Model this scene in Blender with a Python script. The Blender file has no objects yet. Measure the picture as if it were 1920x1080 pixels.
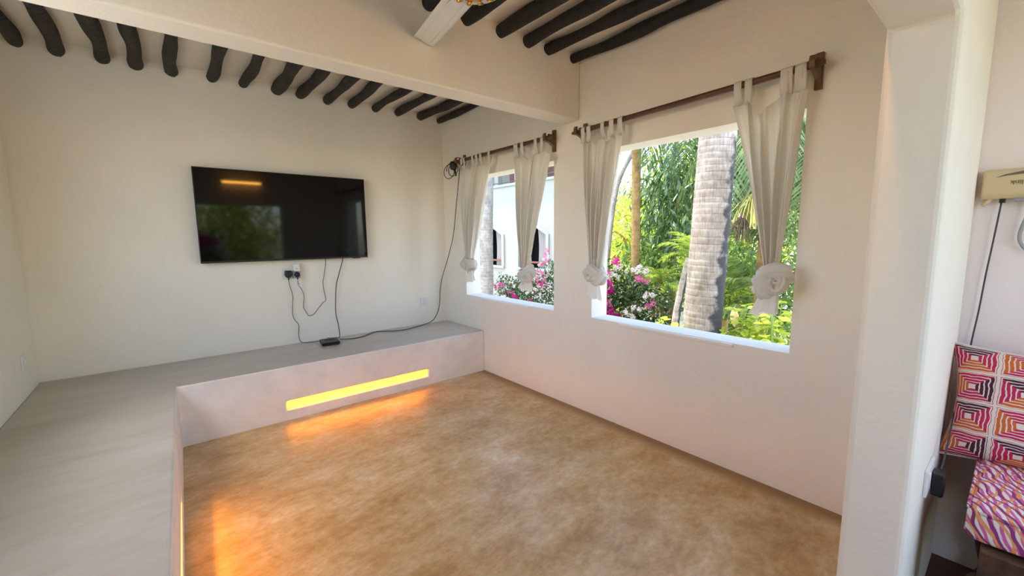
import bpy, bmesh, math, random
import numpy as np
from mathutils import Vector, Matrix, noise as mnoise

SC = bpy.context.scene
COL = SC.collection

# ------------------------------------------------------------------ camera
cam_d = bpy.data.cameras.new('camera')
cam = bpy.data.objects.new('camera', cam_d)
COL.objects.link(cam)
cam_d.sensor_width = 36.0
cam_d.lens = 787.88 * 36.0 / 1920.0
cam_d.clip_start = 0.02
cam_d.clip_end = 300
_y, _p, _r = math.radians(39.3005), math.radians(-7.0153), math.radians(-0.5759)
_F = Vector((math.sin(_y)*math.cos(_p), math.cos(_y)*math.cos(_p), math.sin(_p)))
_R = Vector((math.cos(_y), -math.sin(_y), 0)); _U = _R.cross(_F)
_R2 = _R*math.cos(_r) + _U*math.sin(_r); _U2 = -_R*math.sin(_r) + _U*math.cos(_r)
_M = Matrix((_R2, _U2, -_F)).transposed().to_4x4()
_M.translation = Vector((-2.4417, -4.1639, 1.3701))
cam.matrix_world = _M
SC.camera = cam

# ------------------------------------------------------------------ view, sky, sun
vs = SC.view_settings
vs.view_transform = 'Standard'; vs.look = 'None'; vs.gamma = 1.0; vs.use_curve_mapping = False
vs.exposure = 1.3
SC.cycles.use_denoising = True
SC.cycles.max_bounces = 14
SC.cycles.diffuse_bounces = 9
SC.cycles.glossy_bounces = 4
SC.cycles.transmission_bounces = 4
SC.cycles.sample_clamp_indirect = 6.0
SC.cycles.caustics_reflective = False
SC.cycles.caustics_refractive = False

world = bpy.data.worlds.new('sky'); SC.world = world
world.use_nodes = True
wn = world.node_tree.nodes; wl = world.node_tree.links
sky = wn.new('ShaderNodeTexSky'); sky.sky_type = 'NISHITA'
sky.sun_disc = False; sky.sun_elevation = math.radians(60); sky.sun_rotation = math.radians(250)
sky.air_density = 1.0; sky.dust_density = 1.0; sky.ozone_density = 1.0
wl.new(sky.outputs[0], wn['Background'].inputs[0])
wn['Background'].inputs[1].default_value = 0.40

sun_d = bpy.data.lights.new('sun', 'SUN'); sun_d.energy = 2.8; sun_d.angle = math.radians(1.5)
sun_d.color = (1.0, 0.95, 0.85)
sun = bpy.data.objects.new('sun', sun_d); COL.objects.link(sun)
sun.rotation_euler = Vector((0.16, -0.36, -0.92)).to_track_quat('-Z', 'Y').to_euler()

def portal(name, center, sx, sy, normal):
    d = bpy.data.lights.new(name, 'AREA'); d.shape = 'RECTANGLE'; d.size = sx; d.size_y = sy
    d.cycles.is_portal = True
    o = bpy.data.objects.new(name, d); COL.objects.link(o)
    o.location = center
    o.rotation_euler = Vector(normal).to_track_quat('-Z', 'Z').to_euler()
portal('portal_a', (0.17, -2.78, 1.36), 1.31, 1.22, (-1, 0, 0))
portal('portal_b', (0.17, -1.07, 1.36), 1.31, 1.22, (-1, 0, 0))
portal('portal_c', (-1.2, -5.45, 1.22), 2.05, 1.95, (0, 1, 0))
portal('portal_d', (-3.3, -2.0, 1.8), 1.95, 1.35, (1, 0, 0))

# ------------------------------------------------------------------ constants of the room
XW = -3.18          # left wall
ZB = 0.42           # raised floor
YB = -0.723         # bench front
ZC = 2.668          # ceiling
YN0, YN1 = -4.021, -3.875   # near partition
XJ = -0.911         # its jamb

# ------------------------------------------------------------------ materials
MATS = {}
def mat(name, color, rough=0.6, var=0.0, vscale=4.0, bump=0.0, bscale=60.0, metal=0.0, spec=0.5, color2=None, emit=None, estr=0.0, trans=0.0, coat=0.0):
    m = bpy.data.materials.new(name); m.use_nodes = True
    n = m.node_tree.nodes; l = m.node_tree.links
    b = n['Principled BSDF']
    b.inputs['Roughness'].default_value = rough
    b.inputs['Metallic'].default_value = metal
    b.inputs['Specular IOR Level'].default_value = spec
    b.inputs['Coat Weight'].default_value = coat
    b.inputs['Base Color'].default_value = (*color, 1)
    tc = n.new('ShaderNodeTexCoord')
    if var or color2:
        ns = n.new('ShaderNodeTexNoise'); ns.inputs['Scale'].default_value = vscale; ns.inputs['Detail'].default_value = 6
        ns.inputs['Roughness'].default_value = 0.6
        l.new(tc.outputs['Object'], ns.inputs['Vector'])
        r = n.new('ShaderNodeValToRGB')
        c2 = color2 if color2 else tuple(min(1, c*(1+var)) for c in color)
        c1 = color if color2 else tuple(c*(1-var) for c in color)
        r.color_ramp.elements[0].position = 0.35; r.color_ramp.elements[1].position = 0.65
        r.color_ramp.elements[0].color = (*c1, 1); r.color_ramp.elements[1].color = (*c2, 1)
        l.new(ns.outputs['Fac'], r.inputs['Fac']); l.new(r.outputs['Color'], b.inputs['Base Color'])
    if bump:
        nb = n.new('ShaderNodeTexNoise'); nb.inputs['Scale'].default_value = bscale; nb.inputs['Detail'].default_value = 4
        l.new(tc.outputs['Object'], nb.inputs['Vector'])
        bp = n.new('ShaderNodeBump'); bp.inputs['Strength'].default_value = bump; bp.inputs['Distance'].default_value = 0.01
        l.new(nb.outputs['Fac'], bp.inputs['Height']); l.new(bp.outputs['Normal'], b.inputs['Normal'])
    if emit:
        b.inputs['Emission Color'].default_value = (*emit, 1); b.inputs['Emission Strength'].default_value = estr
    if trans:
        t = n.new('ShaderNodeBsdfTranslucent'); mx = n.new('ShaderNodeMixShader'); mx.inputs[0].default_value = trans
        src = b.inputs['Base Color'].links[0].from_socket if b.inputs['Base Color'].links else None
        if src: l.new(src, t.inputs[0])
        else: t.inputs[0].default_value = (*color, 1)
        l.new(b.outputs[0], mx.inputs[1]); l.new(t.outputs[0], mx.inputs[2])
        l.new(mx.outputs[0], n['Material Output'].inputs[0])
    MATS[name] = m
    return m

mat('plaster', (0.86, 0.815, 0.72), 0.9, var=0.02, vscale=2.0, bump=0.25, bscale=35)
mat('plaster_pink', (0.82, 0.74, 0.72), 0.9, var=0.02, vscale=2.0, bump=0.25, bscale=60)
mat('plaster_tan', (0.42, 0.30, 0.20), 0.9, var=0.05, vscale=2.0, bump=0.2, bscale=40)
mat('cement_pale', (0.82, 0.785, 0.76), 0.5, var=0.07, vscale=5.0, bump=0.06, bscale=30)
mat('red_floor', (0.13, 0.035, 0.025), 0.45, var=0.2, vscale=5, bump=0.05)
mat('pole_wood', (0.008, 0.006, 0.005), 0.7, color2=(0.030, 0.022, 0.016), vscale=14, bump=1.0, bscale=32)
mat('pole_black', (0.005, 0.004, 0.0035), 0.75, color2=(0.012, 0.009, 0.007), vscale=14, bump=1.0, bscale=32)
mat('rod_wood', (0.075, 0.025, 0.014), 0.5, color2=(0.12, 0.045, 0.022), vscale=20, bump=0.1)
mat('bracket_wood', (0.10, 0.045, 0.018), 0.5, color2=(0.17, 0.085, 0.03), vscale=15, bump=0.1)
mat('cotton', (0.90, 0.875, 0.82), 0.95, bump=0.08, bscale=220, trans=0.40, spec=0.1)
mat('black_plastic', (0.012, 0.012, 0.013), 0.42, bump=0.03, bscale=150)
mat('white_plastic', (0.78, 0.78, 0.76), 0.4, bump=0.01, bscale=90)
mat('grey_plastic', (0.30, 0.30, 0.31), 0.45, bump=0.01)
mat('clear_edge', (0.60, 0.58, 0.56), 0.4, bump=0.01)
mat('cable_dark', (0.045, 0.042, 0.05), 0.55, bump=0.02)
mat('cable_grey', (0.33, 0.33, 0.33), 0.6, bump=0.02)
mat('cable_white', (0.7, 0.7, 0.7), 0.6, bump=0.02)
mat('screen', (0.002, 0.002, 0.0025), 0.05, spec=0.3, bump=0.0, var=0.01)
mat('ivory_plastic', (0.62, 0.50, 0.29), 0.45, bump=0.02, bscale=120)
mat('brown_ink', (0.16, 0.11, 0.07), 0.5, bump=0.01)
mat('fan_white', (0.72, 0.72, 0.68), 0.35, bump=0.01)
mat('brass', (0.75, 0.42, 0.08), 0.25, metal=1.0, bump=0.05, bscale=50)
mat('led_warm', (1.0, 0.6, 0.1), 0.5, emit=(1.0, 0.29, 0.006), estr=19.0, var=0.01)
mat('led_amber', (1.0, 0.6, 0.1), 0.5, emit=(1.0, 0.40, 0.02), estr=60.0, var=0.01)
mat('led_cove', (1.0, 0.6, 0.1), 0.5, emit=(1.0, 0.45, 0.08), estr=25.0, var=0.01)
mat('dark_wood', (0.035, 0.014, 0.007), 0.6, color2=(0.11, 0.05, 0.022), vscale=12, bump=0.5, bscale=22)
mat('drape_cloth', (0.30, 0.28, 0.26), 0.9, bump=0.1)
mat('ext_white', (0.28, 0.285, 0.255), 0.9, var=0.02, vscale=1.5, bump=0.1)
mat('rail_wood', (0.16, 0.045, 0.03), 0.5, bump=0.1)
mat('room_shade', (0.03, 0.028, 0.025), 0.9, bump=0.05)
mat('roof_thatch', (0.22, 0.15, 0.08), 0.95, bump=0.5, bscale=30)
mat('soil', (0.62, 0.55, 0.43), 0.95, color2=(0.50, 0.45, 0.34), vscale=1.2, bump=0.3, bscale=10)
mat('stem_green', (0.22, 0.30, 0.06), 0.6, bump=0.1)
mat('bract_magenta', (0.55, 0.012, 0.24), 0.7, var=0.25, vscale=8, trans=0.4, spec=0.2)
mat('bract_white', (0.62, 0.55, 0.53), 0.7, var=0.08, vscale=8, trans=0.4, spec=0.2)
mat('bract_pink', (0.62, 0.16, 0.32), 0.7, var=0.2, vscale=8, trans=0.4, spec=0.2)
mat('fruit_brown', (0.10, 0.06, 0.035), 0.8, bump=0.2)
mat('fruit_yellow', (0.55, 0.50, 0.14), 0.8, var=0.2, vscale=12, bump=0.2)
mat('husk_tan', (0.62, 0.45, 0.18), 0.7, var=0.12, vscale=8, bump=0.1)

def leaf_mat(name, c1, c2, rough=0.4, trans=0.35, scale=6.0, spec=0.4):
    m = mat(name, c1, rough, color2=c2, vscale=scale, trans=trans, spec=spec)
    return m
leaf_mat('leaf_lime', (0.30, 0.42, 0.03), (0.72, 0.76, 0.10), trans=0.45)
leaf_mat('leaf_yellow', (0.42, 0.52, 0.03), (0.80, 0.84, 0.16), trans=0.45, scale=9)
leaf_mat('leaf_dark', (0.045, 0.10, 0.025), (0.17, 0.27, 0.07), rough=0.25, trans=0.2, scale=7, spec=0.7)
leaf_mat('leaf_mid', (0.07, 0.15, 0.025), (0.25, 0.36, 0.07), rough=0.35, trans=0.3, scale=5)
leaf_mat('leaf_boug', (0.02, 0.045, 0.012), (0.07, 0.115, 0.03), rough=0.45, trans=0.25, scale=8)
leaf_mat('leaf_palm', (0.07, 0.13, 0.03), (0.24, 0.31, 0.09), rough=0.32, trans=0.3, scale=4, spec=0.6)
leaf_mat('leaf_palm_lime', (0.18, 0.30, 0.03), (0.50, 0.58, 0.08), rough=0.4, trans=0.4, scale=4)

def floor_mat(name, cols, scale, rough, stretch=(1, 1, 1), bump=0.06, dist=0.6, rot=0.0, det=9, rgh=0.66, fine=0.3, edge=False):
    """mottled polished screed: two noises through colour ramps"""
    m = bpy.data.materials.new(name); m.use_nodes = True
    n = m.node_tree.nodes; l = m.node_tree.links; b = n['Principled BSDF']
    tc = n.new('ShaderNodeTexCoord'); mp = n.new('ShaderNodeMapping'); mp.inputs['Scale'].default_value = stretch
    mp.inputs['Rotation'].default_value = (0, 0, rot)
    l.new(tc.outputs['Object'], mp.inputs[0])
    a = n.new('ShaderNodeTexNoise'); a.inputs['Scale'].default_value = scale; a.inputs['Detail'].default_value = det
    a.inputs['Roughness'].default_value = rgh; a.inputs['Distortion'].default_value = dist
    l.new(mp.outputs[0], a.inputs['Vector'])
    r = n.new('ShaderNodeValToRGB'); e = r.color_ramp.elements
    while len(e) < len(cols): e.new(0.5)
    for i, (pos, c) in enumerate(cols): e[i].position = pos; e[i].color = (*c, 1)
    l.new(a.outputs['Fac'], r.inputs['Fac'])
    c2 = n.new('ShaderNodeTexNoise'); c2.inputs['Scale'].default_value = scale*0.35; c2.inputs['Detail'].default_value = 3
    l.new(mp.outputs[0], c2.inputs['Vector'])
    mx = n.new('ShaderNodeMix'); mx.data_type = 'RGBA'; mx.blend_type = 'MULTIPLY'
    rr = n.new('ShaderNodeValToRGB'); rr.color_ramp.elements[0].position = 0.3; rr.color_ramp.elements[1].position = 0.7
    rr.color_ramp.elements[0].color = (0.78, 0.74, 0.68, 1); rr.color_ramp.elements[1].color = (1.05, 1.05, 1.05, 1)
    l.new(c2.outputs['Fac'], rr.inputs['Fac'])
    mx.inputs[0].default_value = 0.8
    fn_ = n.new('ShaderNodeTexNoise'); fn_.inputs['Scale'].default_value = scale*6; fn_.inputs['Detail'].default_value = 8; fn_.inputs['Roughness'].default_value = 0.7
    l.new(mp.outputs[0], fn_.inputs['Vector'])
    fr2 = n.new('ShaderNodeValToRGB'); fr2.color_ramp.elements[0].position = 0.36; fr2.color_ramp.elements[1].position = 0.6
    fr2.color_ramp.elements[0].color = (0.80, 0.76, 0.70, 1); fr2.color_ramp.elements[1].color = (1.04, 1.04, 1.04, 1)
    l.new(fn_.outputs['Fac'], fr2.inputs['Fac'])
    m3 = n.new('ShaderNodeMix'); m3.data_type = 'RGBA'; m3.blend_type = 'MULTIPLY'; m3.inputs[0].default_value = fine
    l.new(mx.outputs[2], m3.inputs[6]); l.new(fr2.outputs['Color'], m3.inputs[7])
    l.new(r.outputs['Color'], mx.inputs[6]); l.new(rr.outputs['Color'], mx.inputs[7])
    fin = m3.outputs[2]
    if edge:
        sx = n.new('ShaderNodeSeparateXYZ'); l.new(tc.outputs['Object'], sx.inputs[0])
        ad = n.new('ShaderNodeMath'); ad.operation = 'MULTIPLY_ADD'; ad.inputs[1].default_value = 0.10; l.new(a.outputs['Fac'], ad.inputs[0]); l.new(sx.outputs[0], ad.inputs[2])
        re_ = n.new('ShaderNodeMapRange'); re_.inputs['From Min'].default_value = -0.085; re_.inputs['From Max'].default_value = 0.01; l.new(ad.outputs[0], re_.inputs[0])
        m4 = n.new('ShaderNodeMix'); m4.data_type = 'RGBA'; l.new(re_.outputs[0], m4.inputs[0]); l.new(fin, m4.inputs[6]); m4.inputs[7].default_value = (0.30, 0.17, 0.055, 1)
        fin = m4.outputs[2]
    l.new(fin, b.inputs['Base Color'])
    b.inputs['Roughness'].default_value = rough
    bp = n.new('ShaderNodeBump'); bp.inputs['Strength'].default_value = bump; bp.inputs['Distance'].default_value = 0.01
    l.new(a.outputs['Fac'], bp.inputs['Height']); l.new(bp.outputs['Normal'], b.inputs['Normal'])
    MATS[name] = m
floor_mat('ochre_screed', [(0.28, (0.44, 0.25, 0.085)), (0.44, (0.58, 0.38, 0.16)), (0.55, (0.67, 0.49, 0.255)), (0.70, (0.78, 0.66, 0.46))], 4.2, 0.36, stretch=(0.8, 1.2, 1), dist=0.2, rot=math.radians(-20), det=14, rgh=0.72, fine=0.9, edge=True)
floor_mat('grey_screed', [(0.30, (0.47, 0.43, 0.365)), (0.50, (0.55, 0.52, 0.46)), (0.70, (0.60, 0.575, 0.52))], 1.6, 0.30, stretch=(0.7, 2.2, 1), bump=0.03, dist=0.3, rot=math.radians(25))

def trunk_mat(name, c1, c2, ring_scale, dark, stain=None):
    m = bpy.data.materials.new(name); m.use_nodes = True
    n = m.node_tree.nodes; l = m.node_tree.links; b = n['Principled BSDF']; b.inputs['Roughness'].default_value = 0.85
    tc = n.new('ShaderNodeTexCoord')
    ns = n.new('ShaderNodeTexNoise'); ns.inputs['Scale'].default_value = 5; ns.inputs['Detail'].default_value = 8; ns.inputs['Roughness'].default_value = 0.7
    l.new(tc.outputs['Object'], ns.inputs['Vector'])
    r = n.new('ShaderNodeValToRGB'); r.color_ramp.elements[0].position = 0.38; r.color_ramp.elements[1].position = 0.62
    r.color_ramp.elements[0].color = (*c1, 1); r.color_ramp.elements[1].color = (*c2, 1)
    l.new(ns.outputs['Fac'], r.inputs['Fac'])
    w = n.new('ShaderNodeAttribute'); w.attribute_name = 'ring'
    wr = n.new('ShaderNodeValToRGB'); wr.color_ramp.elements[0].position = 0.15; wr.color_ramp.elements[1].position = 0.85
    wr.color_ramp.elements[1].color = (*dark, 1); wr.color_ramp.elements[0].color = (1, 1, 1, 1)
    l.new(w.outputs['Fac'], wr.inputs['Fac'])
    mx = n.new('ShaderNodeMix'); mx.data_type = 'RGBA'; mx.blend_type = 'MULTIPLY'; mx.inputs[0].default_value = 0.85
    l.new(r.outputs['Color'], mx.inputs[6]); l.new(wr.outputs['Color'], mx.inputs[7])
    mpf = n.new('ShaderNodeMapping'); mpf.inputs['Scale'].default_value = (80, 80, 9.0); l.new(tc.outputs['Object'], mpf.inputs[0])
    nf_ = n.new('ShaderNodeTexNoise'); nf_.inputs['Scale'].default_value = 1.0; nf_.inputs['Detail'].default_value = 5; l.new(mpf.outputs[0], nf_.inputs['Vector'])
    rf = n.new('ShaderNodeValToRGB'); rf.color_ramp.elements[0].position = 0.36; rf.color_ramp.elements[1].position = 0.58
    rf.color_ramp.elements[0].color = (0.62, 0.55, 0.47, 1); rf.color_ramp.elements[1].color = (1.05, 1.03, 1.0, 1)
    l.new(nf_.outputs['Fac'], rf.inputs['Fac'])
    mf_ = n.new('ShaderNodeMix'); mf_.data_type = 'RGBA'; mf_.blend_type = 'MULTIPLY'; mf_.inputs[0].default_value = 0.6
    l.new(mx.outputs[2], mf_.inputs[6]); l.new(rf.outputs['Color'], mf_.inputs[7])
    out = mf_.outputs[2]
    if stain:   # lichen streak of its own shape on one flank
        sx = n.new('ShaderNodeSeparateXYZ'); l.new(tc.outputs['Generated'], sx.inputs[0])
        n2 = n.new('ShaderNodeTexNoise'); n2.inputs['Scale'].default_value = 9; n2.inputs['Detail'].default_value = 5
        l.new(tc.outputs['Object'], n2.inputs['Vector'])
        vc = n.new('ShaderNodeAttribute'); vc.attribute_name = 'stain'
        ad = n.new('ShaderNodeMath'); ad.operation = 'MULTIPLY_ADD'; ad.inputs[1].default_value = 0.9
        l.new(n2.outputs['Fac'], ad.inputs[0]); l.new(vc.outputs['Fac'], ad.inputs[2])
        rr = n.new('ShaderNodeValToRGB'); rr.color_ramp.elements[0].position = 0.86; rr.color_ramp.elements[1].position = 1.02
        l.new(ad.outputs[0], rr.inputs['Fac'])
        m2 = n.new('ShaderNodeMix'); m2.data_type = 'RGBA'
        l.new(rr.outputs['Color'], m2.inputs[0]); l.new(out, m2.inputs[6]); m2.inputs[7].default_value = (*stain, 1)
        out = m2.outputs[2]
    l.new(out, b.inputs['Base Color'])
    bp = n.new('ShaderNodeBump'); bp.inputs['Strength'].default_value = 0.35; bp.inputs['Distance'].default_value = 0.02
    l.new(ns.outputs['Fac'], bp.inputs['Height']); l.new(bp.outputs['Normal'], b.inputs['Normal'])
    MATS[name] = m
trunk_mat('palm_bark', (0.30, 0.24, 0.19), (0.52, 0.455, 0.385), 2.3, (0.35, 0.28, 0.22), stain=(0.05, 0.045, 0.045))
trunk_mat('brown_bark', (0.20, 0.11, 0.03), (0.38, 0.24, 0.08), 2.6, (0.55, 0.5, 0.4))
trunk_mat('pale_bark', (0.26, 0.235, 0.205), (0.42, 0.39, 0.35), 3.2, (0.35, 0.3, 0.27))

def cushion_mat():
    m = bpy.data.materials.new('cushion_print'); m.use_nodes = True
    n = m.node_tree.nodes; l = m.node_tree.links; b = n['Principled BSDF']; b.inputs['Roughness'].default_value = 0.9
    def M(op, a=None, c=None, v1=None, v2=None):
        k = n.new('ShaderNodeMath'); k.operation = op
        if a is not None: l.new(a, k.inputs[0])
        if v1 is not None: k.inputs[0].default_value = v1
        if c is not None: l.new(c, k.inputs[1])
        if v2 is not None: k.inputs[1].default_value = v2
        return k.outputs[0]
    uv = n.new('ShaderNodeUVMap'); uv.uv_map = 'UVMap'
    nz = n.new('ShaderNodeTexNoise'); nz.inputs['Scale'].default_value = 14; l.new(uv.outputs[0], nz.inputs['Vector'])
    s = n.new('ShaderNodeSeparateXYZ'); l.new(uv.outputs[0], s.inputs[0])
    wob = M('MULTIPLY', M('SUBTRACT', nz.outputs['Fac'], v2=0.5), v2=0.025)
    U = M('MULTIPLY', M('ADD', s.outputs[0], wob), v2=4.0); V = M('MULTIPLY', M('SUBTRACT', s.outputs[1], wob), v2=4.0)
    px = M('SUBTRACT', M('MULTIPLY', M('FRACT', U), v2=2.0), v2=1.0); py = M('SUBTRACT', M('MULTIPLY', M('FRACT', V), v2=2.0), v2=1.0)
    ax = M('ABSOLUTE', px); ay = M('ABSOLUTE', py)
    mx = M('MAXIMUM', ax, ay)
    ring = M('GREATER_THAN', M('SINE', M('MULTIPLY', mx, v2=34.0)), v2=-0.62)
    ctr = M('GREATER_THAN', mx, v2=0.16); bord = M('LESS_THAN', mx, v2=0.93)
    ink = M('MULTIPLY', M('MULTIPLY', ring, ctr), bord)
    side = M('GREATER_THAN', ax, ay)
    chk = M('FLOORED_MODULO', M('ADD', M('FLOOR', U), M('FLOOR', V)), v2=2.0)
    pos = M('GREATER_THAN', M('ADD', px, py), v2=0.0)
    def mixc(f, A, B):
        k = n.new('ShaderNodeMix'); k.data_type = 'RGBA'; l.new(f, k.inputs[0])
        for i, c in ((6, A), (7, B)):
            if isinstance(c, tuple): k.inputs[i].default_value = (*c, 1)
            else: l.new(c, k.inputs[i])
        return k.outputs[2]
    mag, ora, pur = (0.50, 0.014, 0.085), (0.58, 0.12, 0.02), (0.07, 0.01, 0.035)
    sel = M('FLOORED_MODULO', M('ADD', side, chk), v2=2.0)
    c = mixc(sel, mag, mixc(pos, ora, pur))
    col = mixc(ink, (0.72, 0.62, 0.55), c)
    l.new(col, b.inputs['Base Color'])
    MATS['cushion_print'] = m
cushion_mat()
def mattress_mat():
    m = bpy.data.materials.new('mattress_print'); m.use_nodes = True
    n = m.node_tree.nodes; l = m.node_tree.links; b = n['Principled BSDF']; b.inputs['Roughness'].default_value = 0.9
    tc = n.new('ShaderNodeTexCoord')
    def wave(scale, rot, dist, thr):
        mp = n.new('ShaderNodeMapping'); mp.inputs['Rotation'].default_value = rot; l.new(tc.outputs['Object'], mp.inputs[0])
        w = n.new('ShaderNodeTexWave'); w.inputs['Scale'].default_value = scale; w.inputs['Distortion'].default_value = dist
        w.inputs['Detail'].default_value = 1.0; w.inputs['Detail Scale'].default_value = 0.8
        l.new(mp.outputs[0], w.inputs['Vector'])
        r = n.new('ShaderNodeValToRGB'); r.color_ramp.elements[0].position = thr; r.color_ramp.elements[1].position = thr+0.06
        l.new(w.outputs['Fac'], r.inputs['Fac']); return r.outputs['Color']
    prev = None
    for sc, rot, di, th, c in ((17, (0.2, 0.3, 1.3), 6, 0.55, (0.66, 0.12, 0.36)), (11, (0.6, 0.4, 1.8), 8, 0.80, (0.80, 0.34, 0.12)), (13, (0.2, 0.5, 1.0), 9, 0.80, (0.28, 0.04, 0.18))):
        k = n.new('ShaderNodeMix'); k.data_type = 'RGBA'; l.new(wave(sc, rot, di, th), k.inputs[0])
        if prev is None: k.inputs[6].default_value = (0.80, 0.72, 0.68, 1)
        else: l.new(prev, k.inputs[6])
        k.inputs[7].default_value = (*c, 1); prev = k.outputs[2]
    l.new(prev, b.inputs['Base Color'])
    MATS['mattress_print'] = m
mattress_mat()

# ------------------------------------------------------------------ mesh helpers
class MB:
    def __init__(self): self.v = []; self.f = []; self.uv = None
    def add(self, v, f):
        o = len(self.v); self.v += [tuple(p) for p in v]; self.f += [tuple(i+o for i in q) for q in f]; return self
    def box(self, x0, x1, y0, y1, z0, z1):
        return self.add([(x0,y0,z0),(x1,y0,z0),(x1,y1,z0),(x0,y1,z0),(x0,y0,z1),(x1,y0,z1),(x1,y1,z1),(x0,y1,z1)],
                        [(0,3,2,1),(4,5,6,7),(0,1,5,4),(1,2,6,5),(2,3,7,6),(3,0,4,7)])
    def tube(self, pts, r, n=8, cap=True):
        pts = [Vector(p) for p in pts]; rs = r if isinstance(r, (list, tuple)) else [r]*len(pts)
        v = []; f = []; prev = None
        for i, p in enumerate(pts):
            t = (pts[min(i+1, len(pts)-1)] - pts[max(i-1, 0)]).normalized()
            if prev is None:
                a = Vector((0,0,1)) if abs(t.z) < 0.9 else Vector((1,0,0)); nx = t.cross(a).normalized()
            else: nx = (prev - t*prev.dot(t)).normalized()
            prev = nx; ny = t.cross(nx)
            for k in range(n):
                a = 2*math.pi*k/n; v.append(p + (nx*math.cos(a) + ny*math.sin(a))*rs[i])
        for i in range(len(pts)-1):
            for k in range(n):
                f.append((i*n+k, i*n+(k+1)%n, (i+1)*n+(k+1)%n, (i+1)*n+k))
        if cap: f.append(tuple(range(n-1, -1, -1))); f.append(tuple((len(pts)-1)*n+k for k in range(n)))
        return self.add(v, f)
    def prism(self, poly, axis, a0, a1):
        """poly in the two remaining axes, extruded along axis"""
        def P(p, a):
            q = list(p); q.insert(axis, a); return tuple(q)
        n = len(poly); v = [P(p, a0) for p in poly] + [P(p, a1) for p in poly]
        return self.add(v, [tuple(range(n-1, -1, -1)), tuple(range(n, 2*n))] + [(i, (i+1)%n, n+(i+1)%n, n+i) for i in range(n)])
    def lathe(self, prof, n=24, c=(0,0,0)):
        v = []; f = []
        for (r, z) in prof:
            for k in range(n): a = 2*math.pi*k/n; v.append((c[0]+r*math.cos(a), c[1]+r*math.sin(a), c[2]+z))
        for i in range(len(prof)-1):
            for k in range(n): f.append((i*n+k, i*n+(k+1)%n, (i+1)*n+(k+1)%n, (i+1)*n+k))
        f.append(tuple(range(n-1, -1, -1))); f.append(tuple((len(prof)-1)*n+k for k in range(n)))
        return self.add(v, f)
    def grid(self, fn, nu, nv):
        v = [fn(i/nu, j/nv) for j in range(nv+1) for i in range(nu+1)]
        f = [(j*(nu+1)+i, j*(nu+1)+i+1, (j+1)*(nu+1)+i+1, (j+1)*(nu+1)+i) for j in range(nv) for i in range(nu)]
        return self.add(v, f)
    def build(self, name, material, parent=None, smooth=False, bevel=0.0, seg=2, recalc=True, sub=0):
        me = bpy.data.meshes.new(name); me.from_pydata(self.v, [], self.f)
        if recalc:
            bm = bmesh.new(); bm.from_mesh(me); bmesh.ops.recalc_face_normals(bm, faces=bm.faces); bm.to_mesh(me); bm.free()
        me.materials.append(MATS[material])
        o = bpy.data.objects.new(name, me); COL.objects.link(o)
        if parent is not None: o.parent = parent
        if smooth: me.polygons.foreach_set('use_smooth', [True]*len(me.polygons))
        if bevel: add_bevel(o, bevel, seg)
        if sub:
            s = o.modifiers.new('sub', 'SUBSURF'); s.levels = sub; s.render_levels = sub
        return o

def add_bevel(o, w, seg=2, ang=40):
    b = o.modifiers.new('bevel', 'BEVEL'); b.width = w; b.segments = seg; b.limit_method = 'ANGLE'; b.angle_limit = math.radians(ang)
    b.harden_normals = False
def tag(o, label=None, cat=None, group=None, kind=None):
    if label: o['label'] = label
    if cat: o['category'] = cat
    if group: o['group'] = group
    if kind: o['kind'] = kind
    return o
def empty(name, loc=(0,0,0), rz=0.0):
    o = bpy.data.objects.new(name, None); COL.objects.link(o); o.location = loc; o.rotation_euler = (0,0,rz); o.empty_display_size = 0.1
    return o
def struct(o, label=None): o['kind'] = 'structure'; return o if not label else tag(o, label)
def copy_obj(src, parent=None, loc=None, rot=None, scale=None, name=None):
    c = src.copy(); COL.objects.link(c)
    if name: c.name = name
    if parent is not None: c.parent = parent
    if loc is not None: c.location = loc
    if rot is not None: c.rotation_euler = rot
    if scale is not None: c.scale = scale if isinstance(scale, (tuple, list)) else (scale,)*3
    return c
def cut(o, boxes):
    """boolean the boxes out of o and bake the result into its mesh"""
    for bx in boxes:
        c = MB().box(*bx).build('cutter', 'plaster')
        m = o.modifiers.new('b', 'BOOLEAN'); m.operation = 'DIFFERENCE'; m.solver = 'EXACT'; m.object = c
        dg = bpy.context.evaluated_depsgraph_get()
        me = bpy.data.meshes.new_from_object(o.evaluated_get(dg))
        o.modifiers.clear(); old = o.data; o.data = me; bpy.data.meshes.remove(old)
        bpy.data.objects.remove(c, do_unlink=True)
def smooth_path(pts, n=8):
    """Catmull-Rom through pts"""
    P = [Vector(p) for p in pts]; P = [P[0]*2-P[1]] + P + [P[-1]*2-P[-2]]; out = []
    for i in range(1, len(P)-2):
        for k in range(n):
            t = k/n; a, b, c, d = P[i-1], P[i], P[i+1], P[i+2]
            out.append(0.5*((2*b) + (c-a)*t + (2*a-5*b+4*c-d)*t*t + (3*b-a-3*c+d)*t**3))
    out.append(P[-2]); return out

# ================================================================== THE ROOM
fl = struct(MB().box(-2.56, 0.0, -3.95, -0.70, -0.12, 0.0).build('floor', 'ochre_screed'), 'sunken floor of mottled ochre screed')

def splay(y):  # the pit's left edge drifts outwards towards the camera
    return -2.466 - 0.022*(-0.723 - y)
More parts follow.
